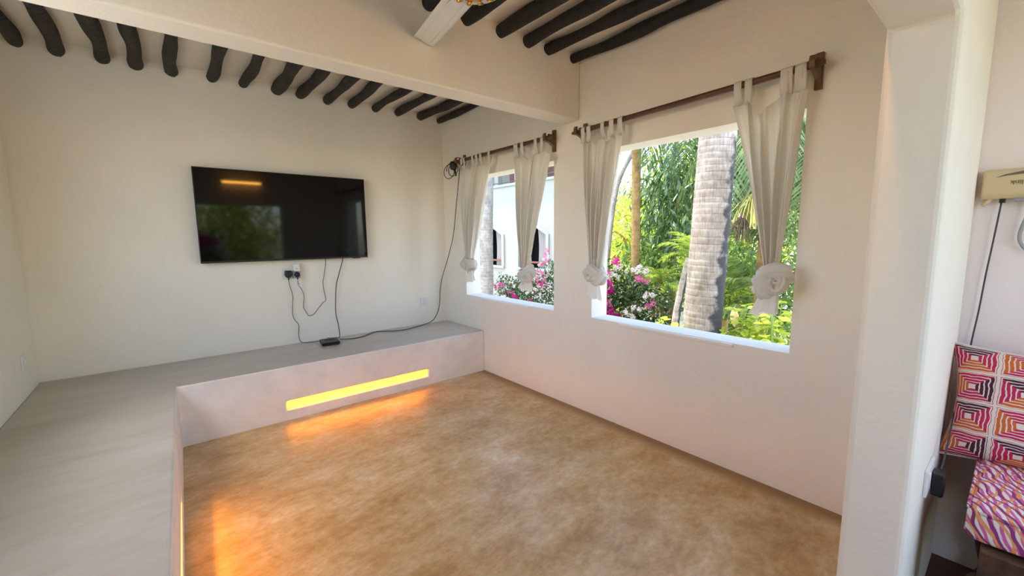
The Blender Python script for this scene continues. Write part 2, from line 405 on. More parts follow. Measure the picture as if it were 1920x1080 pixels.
# raised walkway and bench as one masonry mass
poly = [(XW, 0), (0, 0), (0, YB), (splay(YB), YB), (splay(-3.875), -3.875), (XW, -3.875)]
fr = MB().prism(poly, 2, -0.12, ZB).build('floor_raised', 'grey_screed')
fr.data.materials.append(MATS['cement_pale'])
cut(fr, [(-1.836, -0.646, YB-0.05, YB+0.115, 0.076, 0.146), (-2.66, -2.40, -2.80, -1.62, 0.076, 0.146)])
for pl in fr.data.polygons:
    pl.material_index = 0 if (pl.normal.z > 0.9 and pl.center.z > ZB-0.01) else 1
add_bevel(fr, 0.014, 3)
struct(fr, 'raised grey screed walkway and bench around the sunken floor')

# far wall with the television
wt = struct(MB().box(XW-0.2, 0.18, 0.0, 0.2, -0.12, ZC+0.12).build('wall_far', 'plaster'), 'white plaster wall behind the television')
# left wall
wl_ = MB().box(XW-0.2, XW, -4.3, 0.0, -0.12, ZC+0.12).build('wall_left', 'plaster')
cut(wl_, [(XW-0.4, XW+0.2, -2.95, -1.05, 1.15, 2.45)])  # unseen opening added to bring more daylight into the room
add_bevel(wl_, 0.02, 3)
struct(wl_, 'white plaster wall at the left of the walkway')
# window wall (continues as the pink wall of the next room)
W1 = (-3.4345, -2.1244, 0.755, 1.968); W2 = (-1.7236, -0.4167, 0.757, 1.962)
wr_ = MB().box(0.0, 0.18, -3.95, 0.0, -0.12, ZC+0.12).build('wall_right', 'plaster')
cut(wr_, [(-0.2, 0.4, W1[0], W1[1], W1[2], W1[3]), (-0.2, 0.4, W2[0], W2[1], W2[2], W2[3])])
add_bevel(wr_, 0.007, 2)
struct(wr_, 'white plaster wall with the two open windows')
for i, (a, b) in enumerate(((-3.158, -2.373), (-1.424, -0.681))):  # lips added to draw the bright halo line below each sill
    o = MB().box(-0.014, 0.004, a, b, 0.729, 0.751).build('halo_trim_%d' % (i+1), 'plaster', bevel=0.006, seg=2)
    struct(o, 'slim plaster lip added for the light halo under the window sill')
struct(MB().box(0.0, 0.18, -5.6, -3.95, -0.12, ZC+0.12).build('wall_right_next', 'plaster_pink'), 'pinkish plaster wall of the next room')
# partition with the wide doorway the picture is taken through
o = MB().prism([(XW, -0.12), (XW, ZC+0.1), (0.0, ZC+0.1), (0.0, -0.12), (XJ, -0.12), (XJ, 1.90), (-3.02, 1.90), (-3.02, -0.12)], 1, YN0, YN1).build('wall_near', 'plaster')
add_bevel(o, 0.016, 3); struct(o, 'plaster partition with the doorway jamb and lintel')
# next room behind the camera: red floor, back wall and side wall with big openings
struct(MB().box(XW-0.2, 0.0, -5.6, -3.95, -0.12, -0.002).build('floor_next', 'red_floor'), 'dark red floor of the next room')
o = MB().box(XW-0.2, 0.0, -5.6, -5.4, -0.12, ZC).build('wall_back', 'plaster')
cut(o, [(-2.2, -0.2, -5.8, -5.2, 0.25, 2.2)]); struct(o, 'open back wall of the next room behind the camera')
struct(MB().box(XW-0.2, XW, -5.4, -4.3, -0.12, ZC).build('wall_left_next', 'plaster_tan'), 'left wall of the next room behind the camera')  # unseen wall, coloured brown to darken the light on the doorway jamb
# ceiling slab and the plaster beam
struct(MB().box(XW-0.2, 0.18, -5.6, 0.2, ZC, ZC+0.18).build('ceiling', 'plaster'), 'white plaster ceiling between the dark poles')
o = MB().box(XW, 0.0, -1.988, -1.822, 2.2134, ZC+0.05).build('ceiling_beam', 'plaster', bevel=0.012, seg=3)
struct(o, 'broad plaster beam crossing the room under the ceiling')

# ------------------------------------------------------------------ ceiling poles
def pole(name, x0, x1, y0, y1, r, seed, label, group, z0=2.624, bulge=0.25, material='pole_wood'):
    rnd = random.Random(seed); n = 16; m = 30; v = []; f = []
    ph = [rnd.uniform(0, 6.28) for _ in range(6)]
    am = [rnd.uniform(0.2, 1.0) for _ in range(3)]
    for i in range(m+1):
        t = i/m; y = y0 + (y1-y0)*t
        cx = x0 + (x1-x0)*t + 0.012*am[0]*math.sin(3*y+ph[0]) + 0.006*math.sin(8*y+ph[1])
        cz = z0 + 0.007*am[1]*math.sin(3.5*y+ph[2])
        rr = r*(1 + bulge*0.5*math.sin(4*y+ph[3])*am[2] + bulge*0.35*math.sin(11*y+ph[4]) )
        if i in (0, m): rr *= 0.94
        for k in range(n):
            a = 2*math.pi*k/n
            q = rr*(1 + 0.10*mnoise.noise(Vector((math.cos(a)*1.5, y*7, math.sin(a)*1.5+seed*3.1))))
            v.append((cx+q*math.cos(a), y, cz+q*math.sin(a)))
    for i in range(m):
        for k in range(n): f.append((i*n+k, i*n+(k+1)%n, (i+1)*n+(k+1)%n, (i+1)*n+k))
    f.append(tuple(range(n))); f.append(tuple(m*n+k for k in range(n)))
    o = MB().add(v, f).build(name, material, smooth=True)
    return tag(o, label, 'beam', group)
ORD = ['first', 'second', 'third', 'fourth', 'fifth', 'sixth', 'seventh', 'eighth', 'ninth', 'tenth', 'eleventh', 'twelfth', 'thirteenth', 'fourteenth', 'fifteenth']
rear = [(-3.065, .036), (-2.885, .042), (-2.668, .044), (-2.498, .042), (-2.296, .040), (-2.055, .037), (-1.835, .036), (-1.60, .046), (-1.405, .040), (-1.18, .040), (-0.975, .036), (-0.743, .036), (-0.505, .036), (-0.25, .040), (-0.035, .030)]
for i, (x, r) in enumerate(rear):
    pole('ceiling_pole', x + (0.01 if i % 2 else -0.012), x, -1.835, 0.012, r, 11+i,
         '%s rough dark ceiling pole from the left over the television' % ORD[i], 'poles over the television')
front = [(-0.075, .034), (-0.315, .037), (-0.520, .037), (-0.735, .043), (-0.985, .043), (-1.222, .044), (-1.445, .044)]
for i, (x, r) in enumerate(front):
    pole('ceiling_pole', x + (0.012 if i % 2 else -0.012), x, -3.89, -1.975, r, 41+i,
         '%s black ceiling pole from the window wall on the near side of the beam' % ORD[i], 'poles on the near side of the beam', material='pole_black')
for i, x in enumerate((-1.68, -1.92, -2.15, -2.39, -2.62, -2.85, -3.07)):
    pole('ceiling_pole', x, x+0.01, -3.89, -1.975, .041, 61+i,
         '%s black ceiling pole from the window wall on the near side of the beam' % ORD[7+i], 'poles on the near side of the beam', material='pole_black')

# ------------------------------------------------------------------ recessed warm light strips
def led(name, label, box, axis, glow='led_warm'):
    x0, x1, y0, y1, z0, z1 = box
    t = empty(name, ((x0+x1)/2, (y0+y1)/2, z0)); tag(t, label, 'light strip')
    cx, cy = t.location.x, t.location.y
    def B(m, nm, q):
        MB().box(q[0]-cx, q[1]-cx, q[2]-cy, q[3]-cy, q[4]-z0, q[5]-z0).build(nm, m, t)
    B('white_plastic', 'channel', (x0, x1, y0, y1, z1-0.002, z1))
    B(glow, 'diffuser', (x0, x1, y0, y1, z0, z1-0.002))
led('light_strip', 'warm yellow light strip in the long slot of the bench front', (-1.82, -0.662, -0.635, -0.625, 0.134, 0.144), 0)
led('light_strip', 'warm light strip in the slot of the walkway edge at the left', (-2.60, -2.59, -2.79, -1.63, 0.134, 0.144), 1, 'led_amber')
t = empty('wall_lamp', (-1.44, -3.872, 2.24)); tag(t, 'slim amber bar lamp reflected in the top of the television', 'lamp')
MB().box(-0.27, 0.27, 0.0, 0.03, -0.015, 0.03).build('housing', 'white_plastic', t, bevel=0.004)
MB().box(-0.255, 0.255, 0.031, 0.05, -0.012, 0.012).build('diffuser', 'led_cove', t, bevel=0.004)

# ------------------------------------------------------------------ television
TX0, TX1, TZ0, TZ1 = -2.2399, -0.9184, 1.1808, 1.9254
tv = empty('television', ((TX0+TX1)/2, -0.04, TZ0)); tag(tv, 'large black flat television mounted on the far wall', 'television')
hw = (TX1-TX0)/2; hh = TZ1-TZ0
MB().box(-hw, hw, -0.03, 0.012, 0, hh).build('casing', 'black_plastic', tv, bevel=0.004)
MB().box(-hw+0.006, hw-0.006, -0.0325, -0.0302, 0.016, hh-0.006).build('screen', 'screen', tv)
m = MB(); m.box(-hw, hw, -0.036, -0.0326, 0.0, 0.013); m.build('lower_bezel', 'black_plastic', tv, bevel=0.001)
m = MB(); m.box(-hw, hw, -0.035, -0.0326, hh-0.005, hh); m.box(-hw, -hw+0.005, -0.035, -0.0326, 0.013, hh-0.005); m.box(hw-0.005, hw, -0.035, -0.0326, 0.013, hh-0.005)
m.build('bezel', 'black_plastic', tv)
MB().box(-0.45, 0.45, 0.012, 0.026, 0.08, 0.45).build('back_cover', 'black_plastic', tv, bevel=0.006)
MB().box(-0.2, 0.2, 0.026, 0.040, 0.15, 0.40).build('wall_mount', 'grey_plastic', tv)
MB().box(hw-0.14, hw-0.07, -0.028, -0.012, -0.006, 0.0).build('receiver', 'black_plastic', tv)

# ------------------------------------------------------------------ sockets, plugs, set-top box, cables on the far wall
def socket(name, label, cat, w, h, loc, rz=0.0, holes=((0, 0),), switches=()):
    t = empty(name, loc, rz); tag(t, label, cat)
    MB().box(-w/2, w/2, -0.010, 0, -h/2, h/2).build('face_plate', 'white_plastic', t, bevel=0.003)
    for (hx, hz) in holes:
        for dx, dz, a, b in ((0, 0.018, .004, .009), (-0.012, -0.008, .008, .004), (0.012, -0.008, .008, .004)):
            MB().box(hx+dx-a/2, hx+dx+a/2, -0.0108, -0.0095, hz+dz-b/2, hz+dz+b/2).build('pin_hole', 'black_plastic', t)
    for (hx, hz) in switches:
        MB().box(hx-0.008, hx+0.008, -0.014, -0.009, hz-0.013, hz+0.013).build('rocker', 'white_plastic', t, bevel=0.002)
    return t
socket('wall_socket', 'white single socket low on the far wall near the window corner', 'socket', 0.088, 0.09, (-0.29, 0, 0.667), holes=((0, -0.012),), switches=((0, 0.03),))
socket('wall_socket', 'white double socket behind the plugs under the television', 'socket', 0.15, 0.10, (-1.60, 0, 1.063), holes=(), switches=((-0.055, 0.032),))
t = socket('light_switch', 'small white light switch on the left wall', 'switch', 0.085, 0.088, (XW, -0.33, 0.635), math.pi/2, holes=(), switches=((-0.014, 0), (0.014, 0)))

t = empty('power_plug', (-1.622, -0.011, 1.06)); tag(t, 'black three-pin plug in the left half of the double socket', 'plug')
MB().prism([(-0.026, 0.028), (0.026, 0.028), (0.028, -0.012), (0.016, -0.034), (-0.016, -0.034), (-0.028, -0.012)], 1, -0.042, 0).build('plug_body', 'black_plastic', t, bevel=0.005)
MB().tube([(0, -0.02, -0.03), (0, -0.02, -0.056)], [0.008, 0.005]).build('strain_relief', 'black_plastic', t, smooth=True)
t = empty('plug_adapter', (-1.556, -0.011, 1.09)); tag(t, 'white travel adapter in the right half of the double socket', 'adapter')
MB().box(-0.026, 0.026, -0.048, 0, -0.012, 0.056).build('adapter_body', 'white_plastic', t, bevel=0.006)
MB().box(-0.028, 0.028, -0.040, 0, -0.072, -0.013).build('adapter_base', 'grey_plastic', t, bevel=0.004)
MB().prism([(-0.004, 0.008), (0.004, 0.008), (0.004, 0.016), (-0.004, 0.016)], 1, -0.0495, -0.0478).build('indicator', 'grey_plastic', t)
t = empty('power_plug', (-1.556, -0.052, 1.05)); tag(t, 'round black plug pushed into the white travel adapter', 'plug')
m = MB(); m.tube([(0, -0.024, 0), (0, -0.012, 0), (0, 0.0, 0)], [0.018, 0.023, 0.024], n=16); m.build('plug_body', 'black_plastic', t, smooth=True)
MB().tube([(0, -0.013, -0.018), (0, -0.013, -0.045)], [0.007, 0.004]).build('strain_relief', 'black_plastic', t, smooth=True)
t = empty('cord_tag', (-1.551, -0.055, 0.972)); tag(t, 'small pale tag hanging on the television power cord', 'tag')
MB().box(-0.011, 0.011, -0.003, 0.003, -0.018, 0.018).build('paper', 'white_plastic', t)
MB().box(-0.008, 0.008, -0.0034, -0.003, -0.012, -0.002).build('print', 'grey_plastic', t)

def cable(name, pts, r, material, label, n=6, sm=7):
    o = MB().tube(smooth_path(pts, sm), r, n).build(name, material, smooth=True)
    return tag(o, label, 'cable')
cable('power_cable', [(-1.622, -0.031, 1.005), (-1.617, -0.03, 0.955), (-1.598, -0.028, 0.86), (-1.603, -0.02, 0.78), (-1.61, -0.025, 0.71), (-1.598, -0.02, 0.645), (-1.566, -0.02, 0.584), (-1.572, -0.02, 0.49), (-1.56, -0.03, 0.432), (-1.53, -0.06, 0.4245), (-1.47, -0.08, 0.4245), (-1.425, -0.115, 0.432)], 0.0028, 'cable_dark', 'thin black power cord hanging from the left plug to the black box')
cable('power_cable', [(-1.556, -0.065, 1.0), (-1.551, -0.05, 0.955), (-1.53, -0.035, 0.925), (-1.504, -0.02, 0.848), (-1.515, -0.02, 0.751), (-1.495, -0.02, 0.695), (-1.471, -0.02, 0.661), (-1.43, -0.02, 0.672), (-1.389, -0.02, 0.720), (-1.35, -0.02, 0.765), (-1.318, -0.02, 0.794), (-1.328, -0.02, 0.87), (-1.333, -0.02, 0.955), (-1.315, -0.02, 1.05), (-1.300, -0.022, 1.14), (-1.302, -0.028, 1.24)], 0.0028, 'cable_dark', 'thin black television power cord looping up from the right plug')
cable('video_cable', [(-1.135, -0.03, 1.22), (-1.142, -0.03, 1.174), (-1.178, -0.03, 1.06), (-1.215, -0.03, 0.939), (-1.232, -0.03, 0.80), (-1.240, -0.035, 0.66), (-1.228, -0.05, 0.55), (-1.235, -0.10, 0.46), (-1.262, -0.15, 0.437)], 0.0042, 'cable_dark', 'thicker dark video cord dropping from the television to the black box')
cable('aerial_cable', [(-1.26, -0.172, 0.433), (-1.17, -0.19, 0.4255), (-1.06, -0.185, 0.4255), (-0.95, -0.11, 0.426), (-0.87, -0.06, 0.4255), (-0.78, -0.11, 0.4255), (-0.70, -0.16, 0.4255), (-0.58, -0.165, 0.4255), (-0.45, -0.12, 0.4255), (-0.33, -0.075, 0.427), (-0.22, -0.05, 0.45), (-0.15, -0.035, 0.52), (-0.115, -0.03, 0.62), (-0.10, -0.03, 0.78), (-0.072, -0.035, 0.92), (-0.05, -0.11, 1.10), (-0.045, -0.19, 1.26), (-0.045, -0.26, 1.42), (-0.045, -0.33, 1.72), (-0.05, -0.40, 1.98), (-0.055, -0.42, 2.06)], 0.0042, 'cable_dark', 'long black aerial cord running along the bench and up the corner')
cable('spare_cable', [(-1.315, -0.13, 0.437), (-1.345, -0.10, 0.447), (-1.335, -0.07, 0.440), (-1.29, -0.06, 0.432), (-1.255, -0.08, 0.434), (-1.262, -0.10, 0.440)], 0.0025, 'cable_grey', 'short grey loop of cord behind the black box')

t = empty('set_top_box', (-1.365, -0.23, ZB+0.002), math.radians(-8)); tag(t, 'small black set-top box lying on the bench', 'box')
MB().box(-0.075, 0.075, -0.085, 0.085, 0.004, 0.030).build('casing', 'black_plastic', t, bevel=0.005)
MB().box(-0.072, 0.072, -0.0865, -0.085, 0.008, 0.024).build('front_panel', 'screen', t)
for sx in (-1, 1):
    for sy in (-1, 1): MB().lathe([(0.008, 0), (0.008, 0.006)], 10, (sx*0.06, sy*0.07, -0.002)).build('foot', 'black_plastic', t)
for k in range(6): MB().box(-0.04, 0.04, -0.02+k*0.014, -0.015+k*0.014, 0.0299, 0.0312).build('vent_rib', 'black_plastic', t)

# ------------------------------------------------------------------ curtain rods
def rod(name, label, p0, p1, brackets):
    t = empty(name, (0, p0[1], p0[2])); tag(t, label, 'curtain rod')
    o = Vector(t.location)
    L = lambda p: tuple(Vector(p)-o)
    d = (Vector(p1)-Vector(p0)).normalized()
    ext = [Vector(p0)-d*0.03, Vector(p0), Vector(p1), Vector(p1)+d*0.03]
    MB().tube([L(p) for p in ext], [0.009, 0.0165, 0.0165, 0.012], 12).build('pole', 'rod_wood', t, smooth=True)
    for (y, z) in brackets:
        b = empty('bracket', L((0, y, z)))
        b.parent = t
        bo = MB().box(-0.020, -0.001, -0.016, 0.016, -0.095, 0.070).build('back_plate', 'bracket_wood', b, bevel=0.003)
        arm = [(-0.02, 0.045), (-0.02, -0.055), (-0.040, -0.048), (-0.060, -0.035), (-0.085, -0.026), (-0.118, -0.020), (-0.128, 0.010), (-0.118, 0.034), (-0.108, 0.034), (-0.107, 0.004), (-0.090, -0.017), (-0.073, 0.004), (-0.072, 0.034), (-0.045, 0.030)]
        MB().prism(arm, 1, -0.012, 0.012).build('arm', 'bracket_wood', b, bevel=0.002)
    return t
rod('curtain_rod', 'dark wooden curtain rod above the larger right-hand window', (-0.09, -2.03, 2.106), (-0.09, -3.49, 2.133), ((-2.055, 2.106), (-3.478, 2.133)))
rod('curtain_rod', 'dark wooden curtain rod above the smaller left-hand window', (-0.09, -0.44, 2.126), (-0.09, -1.765, 2.122), ((-0.45, 2.126), (-1.735, 2.122)))

# coil of spare cable and black amplifier at the rod's far end
t = empty('aerial_amplifier', (-0.09, -0.36, 2.10)); tag(t, 'black plug-like amplifier hung at the rod end in the corner', 'adapter')
MB().lathe([(0.012, -0.05), (0.030, -0.042), (0.038, -0.01), (0.038, 0.02), (0.026, 0.035), (0.01, 0.038)], 14).build('amplifier_body', 'black_plastic', t, smooth=True)
MB().tube([(0.0, -0.02, -0.045), (0.005, -0.04, -0.11)], [0.012, 0.007]).build('connector', 'black_plastic', t, smooth=True)
pts = []
for k in range(44):
    a = k*0.36; r = 0.075 + 0.022*math.sin(k*0.23)
    pts.append((-0.075+0.016*math.sin(a*0.37), -0.285+r*1.15*math.cos(a), 2.055+0.85*r*math.sin(a)+0.012*math.sin(k*0.11)))
cable('cable_coil', pts, 0.004, 'cable_dark', 'loose coil of black cord hanging at the rod end in the corner', sm=3)
cable('cable_end', [(-0.09, -0.37, 2.14), (-0.085, -0.42, 2.165), (-0.08, -0.49, 2.15), (-0.085, -0.545, 2.11), (-0.12, -0.58, 2.075), (-0.125, -0.56, 2.06)], 0.004, 'cable_dark', 'short end of black cord draped over the left rod')

# ------------------------------------------------------------------ curtains
def curtain(label, zrod, left, right, zhem, waist, knot, tail, tabs, seed, nf=5):
    """left/right: top y; waist=(yc,hw,z); knot=(y0,y1,z1,z0); tail=(y0,y1,z)"""
    rnd = random.Random(seed)
    yc, hw_, zw = waist
    t = empty('curtain', (-0.09, (left+right)/2, zhem)); tag(t, label, 'curtain', 'knotted tab curtains')
    O = Vector(t.location)
    ph = [rnd.uniform(0, 6.28) for _ in range(4)]
    tu = sorted((ty-left)/(right-left) for ty in tabs)
    def hem(u):
        d = min(abs(u-a) for a in tu); return -min(d, 0.22)**1.35*0.70
    def fn(u, v):
        # v: 0 hem .. 1 waist
        e = v**0.92
        a = left + (yc + hw_ - left)*e if left > right else left
        b = right + (yc - hw_ - right)*e
        w = a-b
        uu = u + 0.025*math.sin(2*math.pi*2*u+ph[0])*(1-v)
        y = a + (b-a)*uu
        z = zhem + hem(u)*(1-v)**2*1.0 + (zw-zhem)*v
        amp = 0.016 + 0.034*math.sin(min(1, v*1.5)*math.pi*0.5) - 0.026*v**3
        ang = 2*math.pi*nf*u + ph[1] + 1.3*math.sin(1.7*v+ph[2])
        s = math.sin(ang)
        fold = amp*math.copysign(abs(s)**0.6, s) + 0.30*amp*math.sin(2*math.pi*(nf*2.3)*u+ph[3]-1.5*v)
        y += 0.45*min(amp, 0.13*w/nf*2)*math.cos(ang)*(1-0.3*v)
        env = math.sin(math.pi*min(1, max(0, u)))**0.3 if 0 < u < 1 else 0
        bulge = -0.012*math.sin(math.pi*u)*v
        return Vector((-0.09+fold*(0.35+0.65*env)+bulge, y, z)) - O
    p = MB().grid(fn, 110, 70).build('panel', 'cotton', t, smooth=True, recalc=False)
    sd = p.modifiers.new('thickness', 'SOLIDIFY'); sd.thickness = 0.0015
    # hem band
    def hb(u, v):
        q = fn(u, 0.045*v); q.x -= 0.0022; return q
    h = MB().grid(hb, 80, 3).build('hem_band', 'cotton', t, smooth=True, recalc=False)
    # tabs looping over the rod
    for ty in tabs:
        u = (ty-left)/(right-left); q = fn(min(1, max(0, u)), 0.02) + O
        w = 0.017 + rnd.uniform(-0.002, 0.002); sk = rnd.uniform(-0.006, 0.006)
        prof = []
        zr = zrod(ty)
        for k in range(9):
            a = math.pi*k/8; prof.append((-0.09-0.0195*math.cos(a), zr+0.0195*math.sin(a)))
        prof = [(q.x-0.003, q.z), (-0.105, (q.z+zr)/2)] + prof + [(-0.075, (q.z+zr)/2), (q.x+0.003, q.z)]
        n = len(prof)
        def tf(uu, vv):
            i = min(n-1, int(round(vv*(n-1)))); px, pz = prof[i]
            return Vector((px, q.y + (uu-0.5)*2*w + sk*(pz-q.z)/0.1*0.5, pz)) - O
        tb = MB().grid(tf, 3, n-1).build('tab', 'cotton', t, smooth=True, recalc=False)
        s2 = tb.modifiers.new('thickness', 'SOLIDIFY'); s2.thickness = 0.0015
    # knot: ridged cloth rope wound once around itself
    k0, k1, kz1, kz0 = knot; ky = (k0+k1)/2; kw = abs(k1-k0)/2; kzc = (kz1+kz0)/2; kh = (kz1-kz0)/2
    flip = 1 if seed % 2 else -1
    km = MB()
    def ring(c, e1, e2, r1, r2, rt, tw, a0=0.0, a1=2*math.pi, spiral=0.0, m=52, N=56):
        v = []; f = []
        e3 = e1.cross(e2).normalized()
        for i in range(m+1):
            s = a0+(a1-a0)*i/m; g = 1-spiral*i/m
            p = c+e1*(r1*g*math.cos(s))+e2*(r2*g*math.sin(s))+e3*(0.012*math.sin(2*s+tw))
            od = (e1*math.cos(s)*r2+e2*math.sin(s)*r1).normalized()
            for k in range(N):
                a = 2*math.pi*k/N
                q = rt*(1+0.12*math.sin(5*a+tw+0.8*s)+0.10*math.sin(9*a-tw+0.5*s)+0.045*math.sin(17*a+2*tw+0.9*s)+0.03*math.sin(26*a-tw-0.6*s))*(1+0.10*math.sin(s*1.7+tw))*(1-0.35*spiral*i/m)
                v.append(p+od*(q*0.72*math.cos(a))+e3*(q*1.15*math.sin(a))-O)
        for i in range(m):
            for k in range(N): f.append((i*N+k, i*N+(k+1) % N, (i+1)*N+(k+1) % N, (i+1)*N+k))
        f.append(tuple(range(N))); f.append(tuple(m*N+k for k in range(N)))
        km.add(v, f)
    X_ = Vector((1, 0, 0))
    tl_ = math.radians(20)*flip
    ring(Vector((-0.095, ky, kzc+kh*0.38)), Vector((0, math.cos(tl_), math.sin(tl_))), X_, kw*0.62, 0.030, kh*0.52, seed)          # wrap band
    sp_ = Vector((-0.128, ky+flip*kw*0.34, kzc-kh*0.05))
    ring(sp_, Vector((0, 1, 0.1)).normalized(), Vector((0.25, 0, 1)).normalized(), kw*0.42, kh*0.55, kh*0.36, seed+2, 0.4, 0.4+3.3*math.pi, 0.7)   # rolled loop
    tl2 = math.radians(-38)*flip
    ring(Vector((-0.10, ky-flip*kw*0.32, kzc-kh*0.18)), Vector((0, math.cos(tl2), math.sin(tl2))), X_, kw*0.50, 0.022, kh*0.50, seed+4)    # side bulge
    km.build('knot', 'cotton', t, smooth=True)
    # gathered neck inside the knot and the tail below
    a0, a1, tz = tail
    def tf(u, vv):
        th = 2*math.pi*u
        yb = ky + ((a0+a1)/2-ky)*vv; half = 0.022+(abs(a1-a0)/2-0.022)*vv**0.8
        rdg = 1+0.13*math.sin(5*th+seed)*(0.3+vv)+0.07*math.sin(11*th+2*seed)
        z = kzc+(tz-kzc)*vv + 0.014*math.cos(th+seed*1.3)*vv + 0.006*math.sin(4*th+seed)*vv
        return Vector((-0.095+0.55*half*rdg*math.sin(th)-0.012*vv, yb+half*rdg*math.cos(th), z))-O
    tl = MB().grid(tf, 72, 16).build('tail', 'cotton', t, smooth=True, recalc=False)
    def nf_(u, vv):
        th = 2*math.pi*u; r = hw_*(1+0.16*math.sin(8*th+seed))*(1-0.1*vv)
        zz = zw+0.05-(zw+0.05-kzc)*vv
        return Vector((-0.092+0.022*math.sin(th)*(1+0.2*math.sin(8*th)), yc+(ky-yc)*vv+r*math.cos(th)*0.8, zz))-O
    MB().grid(nf_, 64, 8).build('gathered_neck', 'cotton', t, smooth=True, recalc=False)
    return t
r1 = lambda y: 2.106 + (y+2.03)/(-1.46)*0.027
r2 = lambda y: 2.126 - (y+0.44)/(-1.325)*0.004
curtain('white tab curtain knotted at the far end of the larger window', r1, -2.095, -2.436, 2.035, (-2.24, 0.062, 1.155), (-2.136, -2.332, 1.155, 1.02), (-2.18, -2.29, 0.925), (-2.11, -2.165, -2.275, -2.363, -2.420), 1, nf=5)
curtain('white tab curtain knotted at the near end of the larger window beside the doorway', r1, -3.135, -3.472, 2.045, (-3.355, 0.034, 1.20), (-3.285, -3.455, 1.215, 1.04), (-3.285, -3.40, 0.965), (-3.150, -3.188, -3.352, -3.386, -3.425, -3.450), 2, nf=4)
curtain('white tab curtain knotted at the corner end of the smaller window', r2, -0.485, -1.00, 2.05, (-0.625, 0.055, 1.15), (-0.505, -0.762, 1.155, 1.02), (-0.59, -0.71, 0.925), (-0.535, -0.600, -0.730, -0.800, -0.875, -0.985), 3, nf=5)
curtain('white tab curtain knotted at the near end of the smaller window', r2, -1.31, -1.765, 2.04, (-1.475, 0.045, 1.10), (-1.400, -1.600, 1.105, 0.965), (-1.42, -1.57, 0.925), (-1.352, -1.40, -1.455, -1.640, -1.695), 4, nf=4)

# ------------------------------------------------------------------ ceiling fan
t = empty('ceiling_fan', (-1.36, -2.60, 2.40)); tag(t, 'white ceiling fan with brass ornament under the near poles', 'fan')
MB().lathe([(0.0, -0.012), (0.06, -0.012), (0.115, -0.006), (0.142, 0.008), (0.146, 0.022), (0.13, 0.05), (0.10, 0.072), (0.05, 0.085), (0.02, 0.09)], 40).build('motor_housing', 'fan_white', t, smooth=True)
orn = MB().lathe([(0.0, -0.030), (0.03, -0.028), (0.055, -0.020), (0.075, -0.014), (0.08, -0.011)], 32).build('ornament', 'brass', t, smooth=True)
m = MB()
for k in range(12):
    a = 2*math.pi*k/12; m.tube([(0.075*math.cos(a), 0.075*math.sin(a), -0.016), (0.095*math.cos(a+0.12), 0.095*math.sin(a+0.12), -0.014), (0.112*math.cos(a), 0.112*math.sin(a), -0.007)], [0.006, 0.008, 0.004], 6)
m.build('ornament_leaves', 'brass', orn, smooth=True)
MB().tube([(0, 0, 0.085), (0, 0, 0.235)], 0.013, 12).build('down_rod', 'fan_white', t, smooth=True)
MB().lathe([(0.02, 0.19), (0.055, 0.235), (0.06, 0.262), (0.06, 0.266)], 24).build('canopy', 'fan_white', t, smooth=True)
for k in range(3):
    ang = math.radians(81.5) + k*2*math.pi/3
    b = empty('blade', (0, 0, 0)); b.parent = t; b.rotation_euler = (math.radians(0), 0, ang)
    def bf(u, v, z0=0.0, ins=0.0):
        x = 0.13 + ins + (0.485-2*ins)*v + (0.012*math.sin(u*6.0) - 0.018*u)*v**6
        w = 0.060 + 0.0*v
        y = (u-0.5)*2*(w-ins)
        return (x, y, 0.018 + z0 + y*0.16)
    top = MB(); top.grid(lambda u, v: bf(u, v), 10, 20)
    o = top.build('blade_panel', 'fan_white', b, smooth=True); s = o.modifiers.new('t', 'SOLIDIFY'); s.thickness = 0.003
    # pressed rib around the panel
    path = [bf(0.24, 0.05, -0.002), bf(0.24, 0.90, -0.002), bf(0.50, 0.93, -0.002), bf(0.76, 0.90, -0.002), bf(0.76, 0.05, -0.002)]
    MB().tube(path, 0.0022, 6).build('pressed_rib', 'fan_white', b, smooth=True)
    MB().prism([(0.07, -0.022), (0.20, -0.034), (0.215, 0.0), (0.20, 0.034), (0.07, 0.022)], 2, 0.010, 0.016).build('blade_iron', 'fan_white', b)

# ------------------------------------------------------------------ router and its cords in the next room
t = empty('router', (0.0, -4.152, 1.487)); tag(t, 'ivory wireless router mounted upside down on the pink wall', 'router')
pr = [(-0.010, 0.0), (-0.03, 0.004), (-0.046, 0.020), (-0.048, 0.085), (-0.040, 0.102), (-0.020, 0.112), (-0.002, 0.112), (-0.002, 0.0)]
MB().prism(pr, 1, -0.11, 0.115).build('casing', 'ivory_plastic', t, bevel=0.010, seg=3)
fl_ = [(-0.105, 0.096), (-0.05, 0.101), (0.02, 0.098), (0.06, 0.090), (0.082, 0.080), (0.05, 0.086), (0.0, 0.090), (-0.05, 0.091), (-0.105, 0.088)]
MB().prism(fl_, 0, -0.0492, -0.046).build('swoosh', 'brown_ink', t)
txt = bpy.data.curves.new('lettering', 'FONT'); txt.body = 'tp-link'; txt.size = 0.022; txt.extrude = 0.0004; txt.align_x = 'CENTER'
to = bpy.data.objects.new('lettering_curve', txt); COL.objects.link(to)
dg = bpy.context.evaluated_depsgraph_get(); tme = bpy.data.meshes.new_from_object(to.evaluated_get(dg)); bpy.data.objects.remove(to, do_unlink=True)
tme.materials.clear(); tme.materials.append(MATS['brown_ink']); lt = bpy.data.objects.new('lettering', tme); COL.objects.link(lt)
lt.parent = t; lt.matrix_local = Matrix(((0, 0, -1, -0.0485), (1, 0, 0, 0.018), (0, -1, 0, 0.066), (0, 0, 0, 1)))
MB().tube([(-0.018, 0.09, 0.006), (-0.022, 0.098, -0.006), (-0.026, 0.108, -0.020)], [0.007, 0.007, 0.0065], 10).build('antenna', 'ivory_plastic', t, smooth=True)
